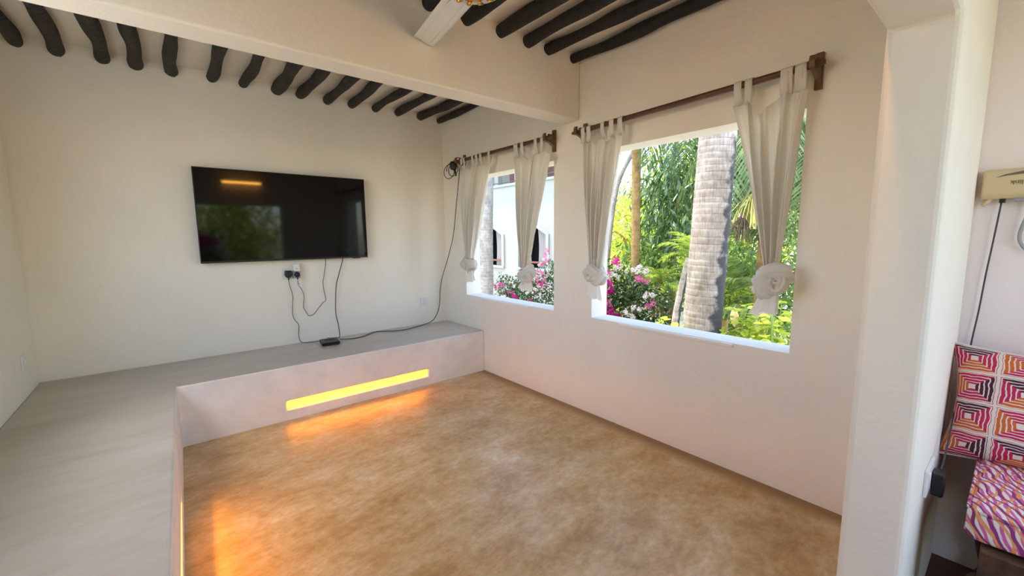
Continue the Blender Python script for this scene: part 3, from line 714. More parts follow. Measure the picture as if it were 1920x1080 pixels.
MB().box(-0.030, -0.016, 0.052, 0.068, -0.012, 0.004).build('power_jack', 'black_plastic', t, bevel=0.002)
MB().box(-0.034, -0.014, -0.02, 0.032, -0.008, 0.004).build('port_block', 'grey_plastic', t, bevel=0.002)
MB().box(-0.032, -0.016, -0.012, 0.002, -0.022, -0.008).build('cable_plug', 'clear_edge', t, bevel=0.002)
cable('power_cable', [(-0.022, -4.09, 1.475), (-0.024, -4.086, 1.40), (-0.018, -4.080, 1.30), (-0.020, -4.074, 1.20), (-0.018, -4.068, 1.07), (-0.02, -4.060, 0.95), (-0.03, -4.052, 0.80), (-0.12, -4.045, 0.72), (-0.30, -4.048, 0.66), (-0.47, -4.05, 0.60), (-0.51, -4.048, 0.585)], 0.0026, 'cable_dark', 'thin black cord hanging down the pink wall from the router')
cable('network_cable', [(-0.024, -4.157, 1.466), (-0.026, -4.156, 1.43), (-0.02, -4.148, 1.39), (-0.02, -4.144, 1.355), (-0.02, -4.150, 1.325), (-0.02, -4.172, 1.30), (-0.02, -4.23, 1.30), (-0.02, -4.30, 1.35), (-0.02, -4.34, 1.45)], 0.0055, 'cable_grey', 'grey network cord bending below the router')
socket('wall_socket', 'white socket holding the black adapter beside the patterned mattress', 'socket', 0.15, 0.088, (-0.56, YN0, 0.57), holes=(), switches=((-0.05, 0.02),))
t = empty('power_adapter', (-0.52, YN0-0.011, 0.545)); tag(t, 'black power adapter plugged in beside the patterned mattress', 'adapter')
MB().box(-0.028, 0.03, -0.030, 0, -0.042, 0.036).build('adapter_body', 'black_plastic', t, bevel=0.005)
MB().tube(smooth_path([(0.01, -0.018, -0.042), (0.015, -0.02, -0.058), (0.035, -0.02, -0.060), (0.04, -0.02, -0.03), (0.028, -0.02, 0.0)], 5), 0.003, 6).build('cord_loop', 'black_plastic', t, smooth=True)

# ------------------------------------------------------------------ daybed, mattress and cushion
t = empty('daybed', (-0.33, -4.75, 0.0)); tag(t, 'rough dark wooden daybed along the pink wall', 'daybed')
def BX(nm, x0, x1, y0, y1, z0, z1, bv=0.008): return MB().box(x0+0.33, x1+0.33, y0+4.75, y1+4.75, z0, z1).build(nm, 'dark_wood', t, bevel=bv)
BX('front_rail', -0.69, -0.63, -5.35, -4.155, 0.335, 0.455)
BX('back_rail', -0.07, -0.02, -5.35, -4.155, 0.335, 0.455)
BX('end_rail', -0.63, -0.07, -4.215, -4.16, 0.335, 0.445)
BX('end_rail', -0.63, -0.07, -5.35, -5.30, 0.335, 0.445)
for k in range(6): BX('slat', -0.63, -0.07, -5.25+k*0.185, -5.15+k*0.185, 0.43, 0.455, 0.004)
for (x, y) in ((-0.66, -4.19), (-0.06, -4.19), (-0.66, -5.32), (-0.06, -5.32)):
    m = MB(); m.lathe([(0.040, 0), (0.046, 0.03), (0.034, 0.06), (0.052, 0.14), (0.058, 0.20), (0.044, 0.26), (0.056, 0.29), (0.056, 0.34)], 14, (x+0.33, y+4.75, 0)); m.build('leg', 'dark_wood', t, smooth=True)
t = empty('mattress', (-0.345, -4.75, 0.458)); tag(t, 'thin mattress in pink swirling print on the daybed', 'mattress')
m = MB(); m.box(-0.325, 0.325, -0.60, 0.63, 0.0, 0.105)
o = m.build('cover', 'mattress_print', t, bevel=0.028, seg=4)
m = MB()
for z in (0.014, 0.094):
    m.tube([(-0.322, -0.58, z), (-0.322, 0.60, z)], 0.005, 6); m.tube([(-0.30, 0.627, z), (0.30, 0.627, z)], 0.005, 6)
m.build('piping', 'mattress_print', t, smooth=True)

def cushion(label, loc, rot, w, h, th):
    n = 28; v = []; f = []; uvs = []
    for side in (0, 1):
        for j in range(n+1):
            for i in range(n+1):
                a = i/n*2-1; b = j/n*2-1
                px = a*(1-0.13*(1-b*b)*abs(a)**4)*w/2; pz = b*(1-0.10*(1-a*a)*abs(b)**4)*h/2
                d = th/2*((1-a**4)*(1-b**4))**0.55
                wr = 0.006*mnoise.noise(Vector((a*2.5, b*2.5, side*5)))*(1-a**8)*(1-b**8)
                v.append((px, (-(d+wr) if side == 0 else d+wr), pz)); uvs.append((i/n, j/n))
    S = (n+1)*(n+1)
    for j in range(n):
        for i in range(n):
            q = (j*(n+1)+i, j*(n+1)+i+1, (j+1)*(n+1)+i+1, (j+1)*(n+1)+i)
            f.append(q); f.append(tuple(S+k for k in reversed(q)))
    me = bpy.data.meshes.new('cover'); me.from_pydata(v, [], f)
    ul = me.uv_layers.new(name='UVMap')
    for lp in me.loops: ul.data[lp.index].uv = uvs[lp.vertex_index]
    me.materials.append(MATS['cushion_print']); me.polygons.foreach_set('use_smooth', [True]*len(me.polygons))
    t = empty('cushion', loc); tag(t, label, 'cushion')
    o = bpy.data.objects.new('cover', me); COL.objects.link(o); o.parent = t
    m = MB(); edge = []
    for i in range(33):
        a = i/32*2-1; edge.append((a*w/2, 0, (1-0.10*(1-a*a))*h/2))
    m.tube(edge, 0.004, 6); m.build('seam', 'cushion_print', t, smooth=True)
    MB().tube([(x, y, -z) for x, y, z in edge], 0.004, 6).build('seam', 'cushion_print', t, smooth=True)
    t.rotation_euler = rot
    return t
cushion('magenta and orange geometric print cushion leaning on the pink wall', (-0.160, -4.274, 0.738), (math.radians(-17), 0, math.radians(-90)), 0.53, 0.43, 0.19)

# ================================================================== THE GARDEN
GZ = -2.2
o = MB().box(-30, 45, -30, 45, GZ-0.3, GZ).build('ground', 'soil'); struct(o, 'garden ground below the windows')  # unseen ground, kept pale to bounce daylight up to beam and ceiling

def leaf_cloud(name, material, parent, blobs, n, size, seed, droop=0.3, aspect=0.32, clump=0.22, per=14):
    """many folded leaves in clumps spread over ellipsoids (cx,cy,cz,rx,ry,rz)"""
    rg = np.random.default_rng(seed); V = []; F = []
    vol = np.array([b[3]*b[4]*b[5] for b in blobs]); vol = vol**0.75/np.sum(vol**0.75)
    for b, w in zip(blobs, vol):
        nc = max(4, int(n*w/per))
        d = rg.normal(size=(nc, 3)); d /= np.linalg.norm(d, axis=1)[:, None]
        rr = rg.uniform(0.25, 1.0, nc)**0.45
        c = np.array(b[:3]) + d*rr[:, None]*np.array(b[3:])
        c = np.repeat(c, per, axis=0); od = np.repeat(d, per, axis=0)
        k = len(c)
        off = rg.normal(size=(k, 3))*clump*np.array([1, 1, 0.8])
        p = c + off
        dr = od*0.6 + rg.normal(size=(k, 3))*0.7; dr[:, 2] -= droop
        dr /= np.linalg.norm(dr, axis=1)[:, None]
        sd = np.cross(dr, rg.normal(size=(k, 3))*0.6 + np.array([0, 0, 1.0])); sd /= np.linalg.norm(sd, axis=1)[:, None]
        nm = np.cross(sd, dr)
        L = size*rg.uniform(0.6, 1.25, k)[:, None]; W = L*aspect*0.5
        q = np.stack([p, p+dr*L*0.5+sd*W+nm*W*0.35, p+dr*L, p+dr*L*0.5-sd*W+nm*W*0.35], axis=1).reshape(-1, 3)
        V.append(q)
    V = np.concatenate(V); k = len(V)//4; i = np.arange(k)*4
    F = np.stack([np.stack([i, i+1, i+2], 1), np.stack([i, i+2, i+3], 1)], 1).reshape(-1, 3)
    me = bpy.data.meshes.new(name)
    me.vertices.add(len(V)); me.vertices.foreach_set('co', V.astype(np.float32).ravel())
    me.loops.add(len(F)*3); me.loops.foreach_set('vertex_index', F.astype(np.int32).ravel())
    me.polygons.add(len(F)); me.polygons.foreach_set('loop_start', np.arange(0, len(F)*3, 3, dtype=np.int32))
    me.update(calc_edges=True); me.validate()
    me.materials.append(MATS[material])
    o = bpy.data.objects.new(name, me); COL.objects.link(o); o.parent = parent; o['kind'] = 'stuff'
    return o

def trunk(parent, pts, radii, material, ring=0.09, n=20, seed=0, stain=False, name='trunk'):
    P = smooth_path(pts, 24); acc = [0]
    for i in range(1, len(P)): acc.append(acc[-1]+(P[i]-P[i-1]).length)
    tot = acc[-1]; rnd = random.Random(seed)
    def at(s):
        for i in range(1, len(P)):
            if acc[i] >= s: f = (s-acc[i-1])/max(1e-6, acc[i]-acc[i-1]); return P[i-1].lerp(P[i], f)
        return P[-1].copy()
    C = []; R_ = []; G_ = []; s = 0
    while s < tot:
        t = s/tot; k = t*(len(radii)-1); i = min(int(k), len(radii)-2); r = radii[i]+(radii[i+1]-radii[i])*(k-i)
        st = ring*rnd.uniform(0.75, 1.25)
        for a, b, g in ((0.0, 0.994, 0.25), (0.35, 0.998, 0.0), (0.82, 1.006, 0.0), (0.90, 0.990, 1.0)):
            if s+st*a <= tot: C.append(at(s+st*a)); R_.append(r*b*rnd.uniform(0.997, 1.003)); G_.append(g)
        s += st
    m = MB(); m.tube(C, R_, n)
    o = m.build(name, material, parent, smooth=True)
    ra = o.data.attributes.new('ring', 'FLOAT', 'POINT')
    ra.data.foreach_set('value', [max(0.0, g*rnd.uniform(0.4, 1.0)) for g in G_ for _ in range(n)])
    if stain:
        at_ = o.data.attributes.new('stain', 'FLOAT', 'POINT')
        side = Vector((0.22, -0.97, 0)).normalized()
        for i in range(len(C)):
            for k in range(n):
                j = i*n+k; d = (o.data.vertices[j].co - C[i]); d.z = 0
                dt = d.normalized().dot(side) if d.length > 1e-6 else 0
                zz = C[i].z
                at_.data[j].value = max(0.0, min(1.0, 0.66*dt - 0.14*(zz-0.9)))*(1 if dt > 0.05 else 0)
    return o

def frond_mesh(name, L, nl, ll, rise, droop, seed, material, width=0.035, hang=0.35):
    rnd = random.Random(seed); m = MB()
    rp = lambda t: Vector((L*t*(1-0.12*t), 0.04*L*math.sin(t*2+seed), L*(rise*t-droop*t*t)))
    m.tube([rp(i/10) for i in range(11)], [0.018*(1-0.85*i/10)*L/1.6+0.002 for i in range(11)], 5)
    for i in range(nl):
        t = 0.10+0.9*i/(nl-1); b = rp(t); tg = (rp(min(1, t+0.02))-rp(t-0.02)).normalized()
        side = Vector((-tg.y, tg.x, 0)).normalized()
        l = ll*(0.55+0.9*math.sin(math.pi*(0.12+0.80*t)))*rnd.uniform(0.85, 1.12)*0.75
        for s in (-1, 1):
            d = (side*s*rnd.uniform(0.75, 1.0)+tg*(0.45+0.5*t)+Vector((0, 0, rnd.uniform(-0.1, 0.35)))).normalized()
            p1 = b+d*l*0.5+Vector((0, 0, -hang*0.18*l)); p2 = b+d*l*0.92+Vector((0, 0, -hang*l))
            wv = tg.cross(d).cross(d).normalized()*width*0.5*rnd.uniform(0.8, 1.2)
            m.add([b-wv*0.4, b+wv*0.4, p1+wv, p1-wv, p2], [(0, 1, 2, 3), (3, 2, 4)])
    o = m.build(name, material, recalc=False)
    return o
FR = {}
for key, args in {'long': (1.9, 40, 0.62, 0.35, 0.85, 3, 'leaf_palm', 0.034, 0.5), 'long2': (1.7, 38, 0.55, 0.55, 1.05, 7, 'leaf_palm', 0.034, 0.55),
                  'lime': (1.1, 30, 0.40, 0.75, 0.75, 5, 'leaf_palm_lime', 0.03, 0.35), 'mid': (1.2, 30, 0.42, 0.7, 0.85, 9, 'leaf_palm', 0.03, 0.4)}.items():
    FR[key] = frond_mesh('frond', *args)
def crown(parent, c, specs):
    for (key, az, el, sc) in specs:
        f = copy_obj(FR[key], parent, loc=c, rot=(0, math.radians(-el), math.radians(az)), scale=sc, name='frond')
O0 = (0, 0, 0)

# large grey palm right outside the window
t = empty('palm_tree', O0); tag(t, 'thick pale grey palm trunk close outside the larger window', 'palm tree')
trunk(t, [(1.36, -2.23, GZ), (1.38, -2.255, -0.8), (1.4, -2.285, 0.45), (1.4, -2.32, 1.3), (1.4, -2.352, 2.25), (1.4, -2.40, 3.6), (1.4, -2.45, 6.2)], [0.19, 0.18, 0.168, 0.155, 0.142, 0.13, 0.12], 'palm_bark', ring=0.062, n=32, seed=3, stain=True)
# brown trunk
t = empty('palm_tree', O0); tag(t, 'slim golden brown palm trunk beside the left curtain of the larger window', 'palm tree')
trunk(t, [(4, 0.20, GZ), (4, 0.225, -0.5), (4, 0.235, 0.6), (4, 0.245, 1.6), (4, 0.262, 2.75), (4, 0.27, 4.2)], [0.085, 0.08, 0.072, 0.074, 0.08, 0.075], 'brown_bark', ring=0.075, n=18, seed=5)
# thin curved pale trunk
t = empty('palm_tree', O0); tag(t, 'thin curved pale trunk just right of the larger window\'s left curtain', 'palm tree')
trunk(t, [(4.5, 1.30, GZ), (4.5, 1.27, -0.2), (4.5, 1.245, 0.73), (4.5, 1.215, 1.1), (4.5, 1.136, 1.805), (4.5, 0.998, 2.414), (4.5, 0.684, 2.92), (4.5, 0.15, 3.5)], [0.06, 0.055, 0.05, 0.05, 0.048, 0.046, 0.045, 0.045], 'pale_bark', ring=0.05, n=14, seed=6)
# short leaning trunk left of the big one with its own small crown
t = empty('palm_tree', O0); tag(t, 'short leaning palm trunk at the foot of the thick grey palm', 'palm tree')
trunk(t, [(2.5, -1.27, GZ), (2.5, -1.35, -0.6), (2.5, -1.405, 0.2), (2.5, -1.44, 0.5), (2.5, -1.503, 0.84), (2.5, -1.56, 1.1)], [0.07, 0.065, 0.058, 0.052, 0.046, 0.04], 'palm_bark', ring=0.05, n=16, seed=7, stain=True)
crown(t, (2.5, -1.57, 1.05), [('lime', a, e, 0.42) for a, e in ((60, 40), (100, 60), (130, 30), (20, 50), (80, 0))])
# left window palm
t = empty('palm_tree', O0); tag(t, 'ringed grey palm trunk in front of the white building', 'palm tree')
trunk(t, [(3.5, 4.28, GZ), (3.5, 4.24, -0.8), (3.5, 4.21, 0.0), (3.5, 4.14, 1.3), (3.5, 4.04, 2.65), (3.5, 3.97, 4.5)], [0.27, 0.255, 0.24, 0.20, 0.165, 0.15], 'pale_bark', ring=0.075, n=24, seed=8)
# palm behind the big trunk whose fronds hang across the top
t = empty('palm_tree', O0); tag(t, 'palm with drooping fronds hanging left of the thick grey palm', 'palm tree')
trunk(t, [(3.7, -1.15, GZ), (3.7, -1.15, 0), (3.7, -1.12, 2.0), (3.7, -1.1, 3.35)], [0.10, 0.09, 0.085, 0.07], 'brown_bark', ring=0.07, n=14, seed=9)
crown(t, (3.7, -1.1, 3.45), [('long2', 105, -12, 0.72), ('long2', 140, 0, 0.8), ('long2', 88, -30, 0.66), ('long2', 75, -5, 0.8), ('long', 95, 10, 0.9), ('long2', 200, -5, 0.85), ('long', 40, 5, 1.0), ('long2', 300, -5, 0.9), ('long', 250, 5, 0.9), ('long2', 120, -70, 0.6)])
# palm at the right behind the near curtain
t = empty('palm_tree', O0); tag(t, 'dark feathery palm behind the near curtain of the larger window', 'palm tree')
trunk(t, [(3.5, -2.0, GZ), (3.5, -2.02, 0.5), (3.5, -2.05, 2.6)], [0.09, 0.085, 0.07], 'brown_bark', ring=0.07, n=14, seed=10)
crown(t, (3.5, -2.05, 2.75), [('long2', a, e, s) for a, e, s in ((75, -10, 0.8), (100, -40, 0.75), (120, -10, 0.8), (160, -30, 0.8), (195, -5, 0.85), (225, -35, 0.85), (250, -10, 0.9), (280, -30, 0.9), (310, -5, 0.9), (20, -20, 0.9), (340, -45, 0.8), (260, -60, 0.8), (180, -60, 0.8), (50, -55, 0.8))])
m = MB(); rn = random.Random(4)
for k in range(80):
    a = rn.uniform(0, 6.28); r = rn.uniform(0.02, 0.13); m.tube([(2.72, -2.06, 1.60), (2.70+r*0.5*math.cos(a), -2.06+r*0.6*math.sin(a), 1.50), (2.68+r*math.cos(a), -2.05+r*math.sin(a), 1.60-rn.uniform(0.12, 0.34))], [0.003, 0.003, 0.004], 4)
o = m.build('old_flower_stalk', 'fruit_brown', t); o['kind'] = 'stuff'
m = MB()
for k in range(130):
    a = rn.uniform(0, 6.28); r = rn.uniform(0.03, 0.22); m.tube([(2.9, -2.10, 1.85), (2.85+r*0.5*math.cos(a), -2.11+r*0.6*math.sin(a), 1.75), (2.82+r*math.cos(a), -2.13+r*math.sin(a), 1.72-rn.uniform(0.02, 0.30))], [0.003, 0.003, 0.005], 4)
o = m.build('flower_stalk', 'fruit_yellow', t); o['kind'] = 'stuff'
# small palms in the undergrowth
t = empty('young_palm', O0); tag(t, 'young lime green palm above the bougainvillea between the trunks', 'palm')
trunk(t, [(4.0, -0.42, GZ), (4.0, -0.36, -0.5), (4.0, -0.28, 0.62)], [0.06, 0.05, 0.045], 'brown_bark', n=10, seed=12)
crown(t, (4.0, -0.28, 0.50), [('lime', a, e, s_) for a, e, s_ in ((100, 40, 0.42), (140, 55, 0.42), (180, 30, 0.42), (220, 50, 0.42), (270, 30, 0.45), (310, 45, 0.45), (80, 10, 0.45), (250, -5, 0.5), (200, -20, 0.5))])
t = empty('young_palm', O0); tag(t, 'young palm in the undergrowth between thick trunk and near curtain', 'palm')
trunk(t, [(3.0, -1.75, GZ), (3.0, -1.78, -0.8), (3.0, -1.80, 0.30)], [0.06, 0.05, 0.045], 'brown_bark', n=10, seed=13)
crown(t, (3.0, -1.80, 0.30), [(k, a, e, s) for k, a, e, s in (('mid', 100, 45, 0.7), ('mid', 140, 60, 0.7), ('lime', 180, 45, 0.65), ('mid', 220, 55, 0.75), ('lime', 260, 40, 0.7), ('mid', 300, 50, 0.75), ('lime', 80, 20, 0.7), ('mid', 240, 15, 0.75), ('mid', 200, 75, 0.8))])
sp = MB(); sp.grid(lambda u, v: (2.0+0.018*math.sin(math.pi*v)*math.cos(2*math.pi*u), -2.335+0.048*math.sin(math.pi*v)**0.8*math.sin(2*math.pi*u)*0.9+0.01*v, 0.42+0.21*v), 12, 10)
sp.build('spathe', 'husk_tan', t, smooth=True)
for key in FR: bpy.data.objects.remove(FR[key], do_unlink=True)

# leafy trees
def tree(name, label, blobs, n, size, material, seed, stem, droop=0.3, aspect=0.34, clump=0.22, cat='tree', group=None, per=14, bark='brown_bark', extra=None):
    t = empty(name, O0); tag(t, label, cat, group)
    leaf_cloud('foliage', material, t, blobs, n, size, seed, droop, aspect, clump, per)
    for k, st in enumerate(stem): trunk(t, st[0], st[1], bark, n=10, seed=seed+k, name='trunk' if k == 0 else 'branch')
    return t
tree('drooping_tree', 'glossy dark tree with long drooping leaves left of the thick palm', [(5.2, 0.35, 2.2, .55, .6, .7), (5.1, 0.0, 1.7, .5, .55, .6), (5.3, 0.55, 1.35, .45, .5, .5), (5.2, -0.15, 2.6, .6, .6, .5)], 2300, 0.21, 'leaf_dark', 21, [([(5.3, 0.2, GZ), (5.3, 0.25, 0), (5.25, 0.2, 2.4)], [0.09, 0.07, 0.03])], droop=1.3, aspect=0.24, clump=0.16)
tree('flowering_tree', 'silvery green shrub glinting below the drooping tree', [(4.9, 0.55, 0.95, .4, .5, .4), (4.8, 0.25, 0.6, .4, .4, .35)], 1200, 0.16, 'leaf_mid', 22, [([(4.9, 0.4, GZ), (4.9, 0.4, 0.7)], [0.05, 0.03])], droop=0.8, clump=0.14, cat='shrub')
tree('lime_tree', 'bright yellow-green tree behind the brown trunk', [(8.6, 4.0, 1.6, 1.0, 1.0, 1.1), (8.8, 3.1, 0.6, 1.1, 1.0, 1.0), (8.8, 4.4, -0.4, 1.0, 1.2, 1.2)], 6500, 0.17, 'leaf_yellow', 23, [([(8.8, 3.6, GZ), (8.8, 3.7, 0), (8.8, 3.9, 2.0)], [0.12, 0.1, 0.04]), ([(8.8, 3.7, 0.3), (8.0, 3.4, 1.3), (7.6, 3.9, 1.6)], [0.05, 0.04, 0.02])], droop=0.2, clump=0.25)
tree('lime_tree', 'bright yellow-green tree between drooping tree and thick palm', [(9.2, 1.9, 2.0, 1.1, 1.2, 1.3), (9.2, 2.4, 3.4, 0.9, 1.0, 0.9), (9.0, 1.2, 0.3, 1.1, 1.1, 1.1)], 6500, 0.17, 'leaf_lime', 24, [([(9.2, 1.7, GZ), (9.2, 1.8, 0.5), (9.2, 2.0, 3.0)], [0.12, 0.1, 0.04])], droop=0.2, clump=0.25)
tree('garden_tree', 'mid green tree behind the near curtain of the larger window', [(7.2, -0.6, 1.3, 1.0, 1.0, 1.4), (7.4, -1.2, 3.0, 1.1, 1.0, 1.0), (7.2, 0.0, 3.2, 0.9, 0.8, 0.8)], 6000, 0.18, 'leaf_mid', 25, [([(7.3, -0.7, GZ), (7.3, -0.7, 1), (7.3, -0.8, 3)], [0.12, 0.1, 0.04])], droop=0.5, clump=0.22)
tree('undergrowth_shrub', 'dense green shrub under the palms right of the thick trunk', [(4.6, -1.35, 0.1, .7, .7, .6), (4.2, -1.9, 0.5, .6, .5, .5), (4.8, -0.9, 0.6, .6, .6, .4)], 3200, 0.17, 'leaf_mid', 26, [([(4.6, -1.4, GZ), (4.6, -1.4, 0.2)], [0.06, 0.03])], droop=0.3, clump=0.18, cat='shrub')
tree('background_tree', 'tall tree far behind the left side of the garden', [(15, 6.2, 1.2, 2.2, 2.4, 2.8), (15.5, 8.4, 1.2, 2.0, 2.0, 2.5)], 11000, 0.26, 'leaf_lime', 27, [([(15, 6.5, GZ), (15, 6.5, 1.5)], [0.2, 0.1])], clump=0.4, group='trees at the far end of the garden')
tree('background_tree', 'tall tree far behind the middle of the garden', [(14.5, 3.0, 2.5, 2.2, 2.4, 3.4), (14.5, 1.4, 5.0, 2.2, 2.4, 2.0)], 9000, 0.26, 'leaf_mid', 28, [([(14.5, 2.5, GZ), (14.5, 2.5, 3)], [0.2, 0.1])], clump=0.4, group='trees at the far end of the garden')
tree('background_tree', 'tall tree far behind the right side of the garden', [(13, -1.5, 2.5, 2.2, 2.4, 3.4), (13, -3.2, 3.5, 2.0, 2.2, 3.0)], 9000, 0.26, 'leaf_lime', 29, [([(13, -2, GZ), (13, -2, 3)], [0.2, 0.1])], clump=0.4, group='trees at the far end of the garden')

# bougainvillea: dark leaves with separate flower clusters
def bract_mesh(name, material, seed, R=0.075, n=16, s=0.036):
    rnd = random.Random(seed); m = MB()
    for k in range(n):
        d = Vector((rnd.gauss(0, 1), rnd.gauss(0, 1), rnd.gauss(0, 1))).normalized(); c = d*R*rnd.uniform(0.3, 1.0)
        a = d.cross(Vector((rnd.gauss(0, 1), rnd.gauss(0, 1), rnd.gauss(0, 1)))).normalized(); b = d.cross(a)
        for q in range(3):
            th = 2.094*q+rnd.uniform(0, 1); e = (a*math.cos(th)+b*math.sin(th)+d*0.5).normalized(); w = d.cross(e).normalized()
            m.add([c, c+e*s*0.55+w*s*0.42, c+e*s*1.15, c+e*s*0.55-w*s*0.42], [(0, 1, 2), (0, 2, 3)])
    return m.build(name, material, recalc=False)
BR = {k: bract_mesh('flower_cluster', mt, i) for i, (k, mt) in enumerate((('m', 'bract_magenta'), ('w', 'bract_white'), ('p', 'bract_pink')))}
def bougainvillea(label, blobs, n, spots, seed, stem):
    t = empty('bougainvillea', O0); tag(t, label, 'bougainvillea')
    leaf_cloud('foliage', 'leaf_boug', t, blobs, n, 0.085, seed, 0.1, 0.55, 0.10, 14)
    trunk(t, stem, [0.035, 0.025, 0.012], 'brown_bark', n=8, seed=seed)
    rnd = random.Random(seed)
    for (kind, x, y, z, cnt, sx, sy, sz) in spots:
        for k in range(cnt):
            copy_obj(BR[kind], t, loc=(x+rnd.gauss(0, sx), y+rnd.gauss(0, sy), z+rnd.gauss(0, sz)), rot=(rnd.uniform(0, 6), rnd.uniform(0, 6), 0), scale=rnd.uniform(0.4, 0.75), name='flower_cluster')
    return t
bougainvillea('bougainvillea with magenta and white flowers below the brown trunk', [(3.3, -0.10, 0.25, .35, .45, .45), (3.3, -0.50, 0.20, .35, .40, .45), (3.4, 0.25, 0.45, .35, .35, .45), (3.3, -0.1, -0.8, .5, .8, .8)], 6500,
              [('m', 2.95, 0.03, 0.42, 34, .05, .045, .14), ('m', 2.93, -0.02, 0.10, 22, .05, .06, .06), ('w', 3.0, -0.05, 0.72, 12, .06, .12, .10), ('m', 3.05, -0.08, 0.95, 4, .03, .03, .03), ('w', 2.95, -0.42, 0.20, 7, .04, .05, .05), ('p', 2.95, -0.05, 0.20, 5, .05, .08, .08), ('p', 3.0, -0.50, 0.72, 5, .03, .04, .03), ('w', 3.02, -0.55, 0.85, 6, .05, .08, .05), ('p', 2.95, -0.72, 0.35, 3, .03, .03, .03), ('w', 2.95, -0.12, -0.0, 6, .05, .10, .06), ('w', 3.0, -0.65, 0.5, 4, .03, .05, .05)], 31, [(3.3, -0.2, GZ), (3.3, -0.2, -0.6), (3.3, -0.15, 0.4)])
bougainvillea('bougainvillea hedge in pink and white in front of the white building', [(5.3, 5.6, -0.35, .5, .7, .5), (5.2, 4.7, -0.35, .5, .7, .55), (5.2, 3.9, -0.15, .5, .6, .65), (5.3, 3.3, 0.15, .45, .5, .7), (5.3, 4.5, -1.4, .6, 1.6, .7)], 9000,
              [('p', 4.75, 5.5, 0.0, 8, .05, .15, .08), ('w', 4.75, 5.35, -0.35, 12, .05, .15, .14), ('m', 4.7, 4.95, -0.02, 5, .04, .08, .05), ('w', 4.7, 4.8, -0.3, 8, .05, .15, .12), ('m', 4.7, 4.55, -0.20, 8, .04, .08, .06), ('w', 4.75, 4.9, 0.15, 10, .05, .3, .06), ('w', 4.7, 4.2, -0.45, 6, .05, .12, .05), ('m', 4.7, 3.85, 0.22, 9, .04, .10, .06), ('p', 4.75, 3.45, 0.50, 12, .05, .12, .16), ('w', 4.7, 3.7, 0.0, 10, .05, .15, .12), ('m', 4.7, 3.85, -0.35, 4, .04, .05, .04), ('p', 4.7, 3.4, -0.45, 6, .04, .10, .10), ('p', 4.75, 3.3, 0.95, 6, .05, .08, .10), ('m', 4.7, 3.4, 0.15, 6, .04, .1, .06), ('w', 4.75, 3.35, 0.7, 7, .05, .1, .15), ('m', 4.72, 5.35, -0.62, 3, .03, .04, .03)], 32, [(5.3, 4.5, GZ), (5.3, 4.5, -1.2), (5.25, 4.4, 0.0)])
bougainvillea('magenta bougainvillea reflected at the lower left of the television', [(-1.85, -6.55, 1.20, .28, .18, .28), (-1.8, -6.6, 0.5, .45, .3, .6)], 2000,
              [('m', -1.86, -6.34, 1.30, 70, .10, .05, .11), ('w', -1.55, -6.35, 1.10, 16, .08, .05, .08)], 33, [(-1.8, -6.6, GZ), (-1.8, -6.6, -0.6), (-1.8, -6.6, 0.9)])
tree('garden_tree', 'yellow-green tree reflected in the left half of the television', [(-1.6, -9.5, 1.9, 0.9, 0.6, 0.8), (-0.6, -9.6, 1.6, 0.7, 0.6, 0.9), (-1.4, -9.4, 0.2, 1.4, 0.6, 0.9)], 7000, 0.18, 'leaf_lime', 34, [([(-1.4, -9.5, GZ), (-1.4, -9.5, 0), (-1.5, -9.5, 2)], [0.12, 0.1, 0.04])], clump=0.25)
for k in BR: bpy.data.objects.remove(BR[k], do_unlink=True)

# lime shrub under the window: every leaf its own piece
lm = MB(); pr_ = [(0.0, 0.0), (0.018, 0.018), (0.028, 0.042), (0.024, 0.064), (0.010, 0.082), (0.0, 0.09)]
v = []; f = []
for (w, l) in pr_: v += [(-w, l, 0.25*w), (0, l, -0.10*w-0.02*l*l*10), (w, l, 0.25*w)]
for i in range(len(pr_)-1):
    a = i*3; f += [(a, a+1, a+4, a+3), (a+1, a+2, a+5, a+4)]
leaf0 = lm.add(v, f).build('leaf', 'leaf_yellow', smooth=True, recalc=False)
def leafy_shrub(label, stems, per, seed, spread):
    t = empty('leafy_shrub', O0); tag(t, label, 'shrub'); rnd = random.Random(seed)
    for (x, y, z, z0) in stems:
        pts = [(x+rnd.uniform(-.1, .1), y+rnd.uniform(-.1, .1), GZ), (x, y, z0-0.4), (x+rnd.uniform(-.05, .05), y+rnd.uniform(-.06, .06), z0), (x+rnd.uniform(-.1, .1), y+rnd.uniform(-.12, .12), z)]
        P = smooth_path(pts, 6); MB().tube(P, [0.012]*(len(P)-4)+[0.008, 0.006, 0.004, 0.003], 6).build('stem', 'stem_green', t, smooth=True)
        for k in range(per):
            q = rnd.uniform(0.25, 1.0); c = P[-7].lerp(P[-1], q)
            yaw = rnd.uniform(0, 6.28)
            copy_obj(leaf0, t, loc=(c.x+rnd.uniform(-spread, spread), c.y+rnd.uniform(-spread, spread), c.z+rnd.uniform(-0.06, 0.05)), rot=(rnd.uniform(-0.5, 0.35), rnd.uniform(-0.5, 0.5), yaw), scale=rnd.uniform(0.65, 1.25), name='leaf')
    return t
rs = random.Random(77); st = []
for k in range(22):
    y = -2.48-0.50*(k % 11)/10+rs.uniform(-.03, .03); st.append((1.45+rs.uniform(-0.12, 0.35), y, 0.62+rs.uniform(-0.10, 0.10)+0.14*((-2.48-y)/0.5), 0.25))
leafy_shrub('sunlit lime leaf shrub under the near half of the larger window', st, 12, 5, 0.085)
leafy_shrub('small lime leaf sprig at the foot of the thick grey palm', [(1.10, -2.17, 0.58, 0.3), (1.12, -2.10, 0.64, 0.3), (1.15, -2.23, 0.53, 0.3)], 9, 6, 0.06)
bpy.data.objects.remove(leaf0, do_unlink=True)

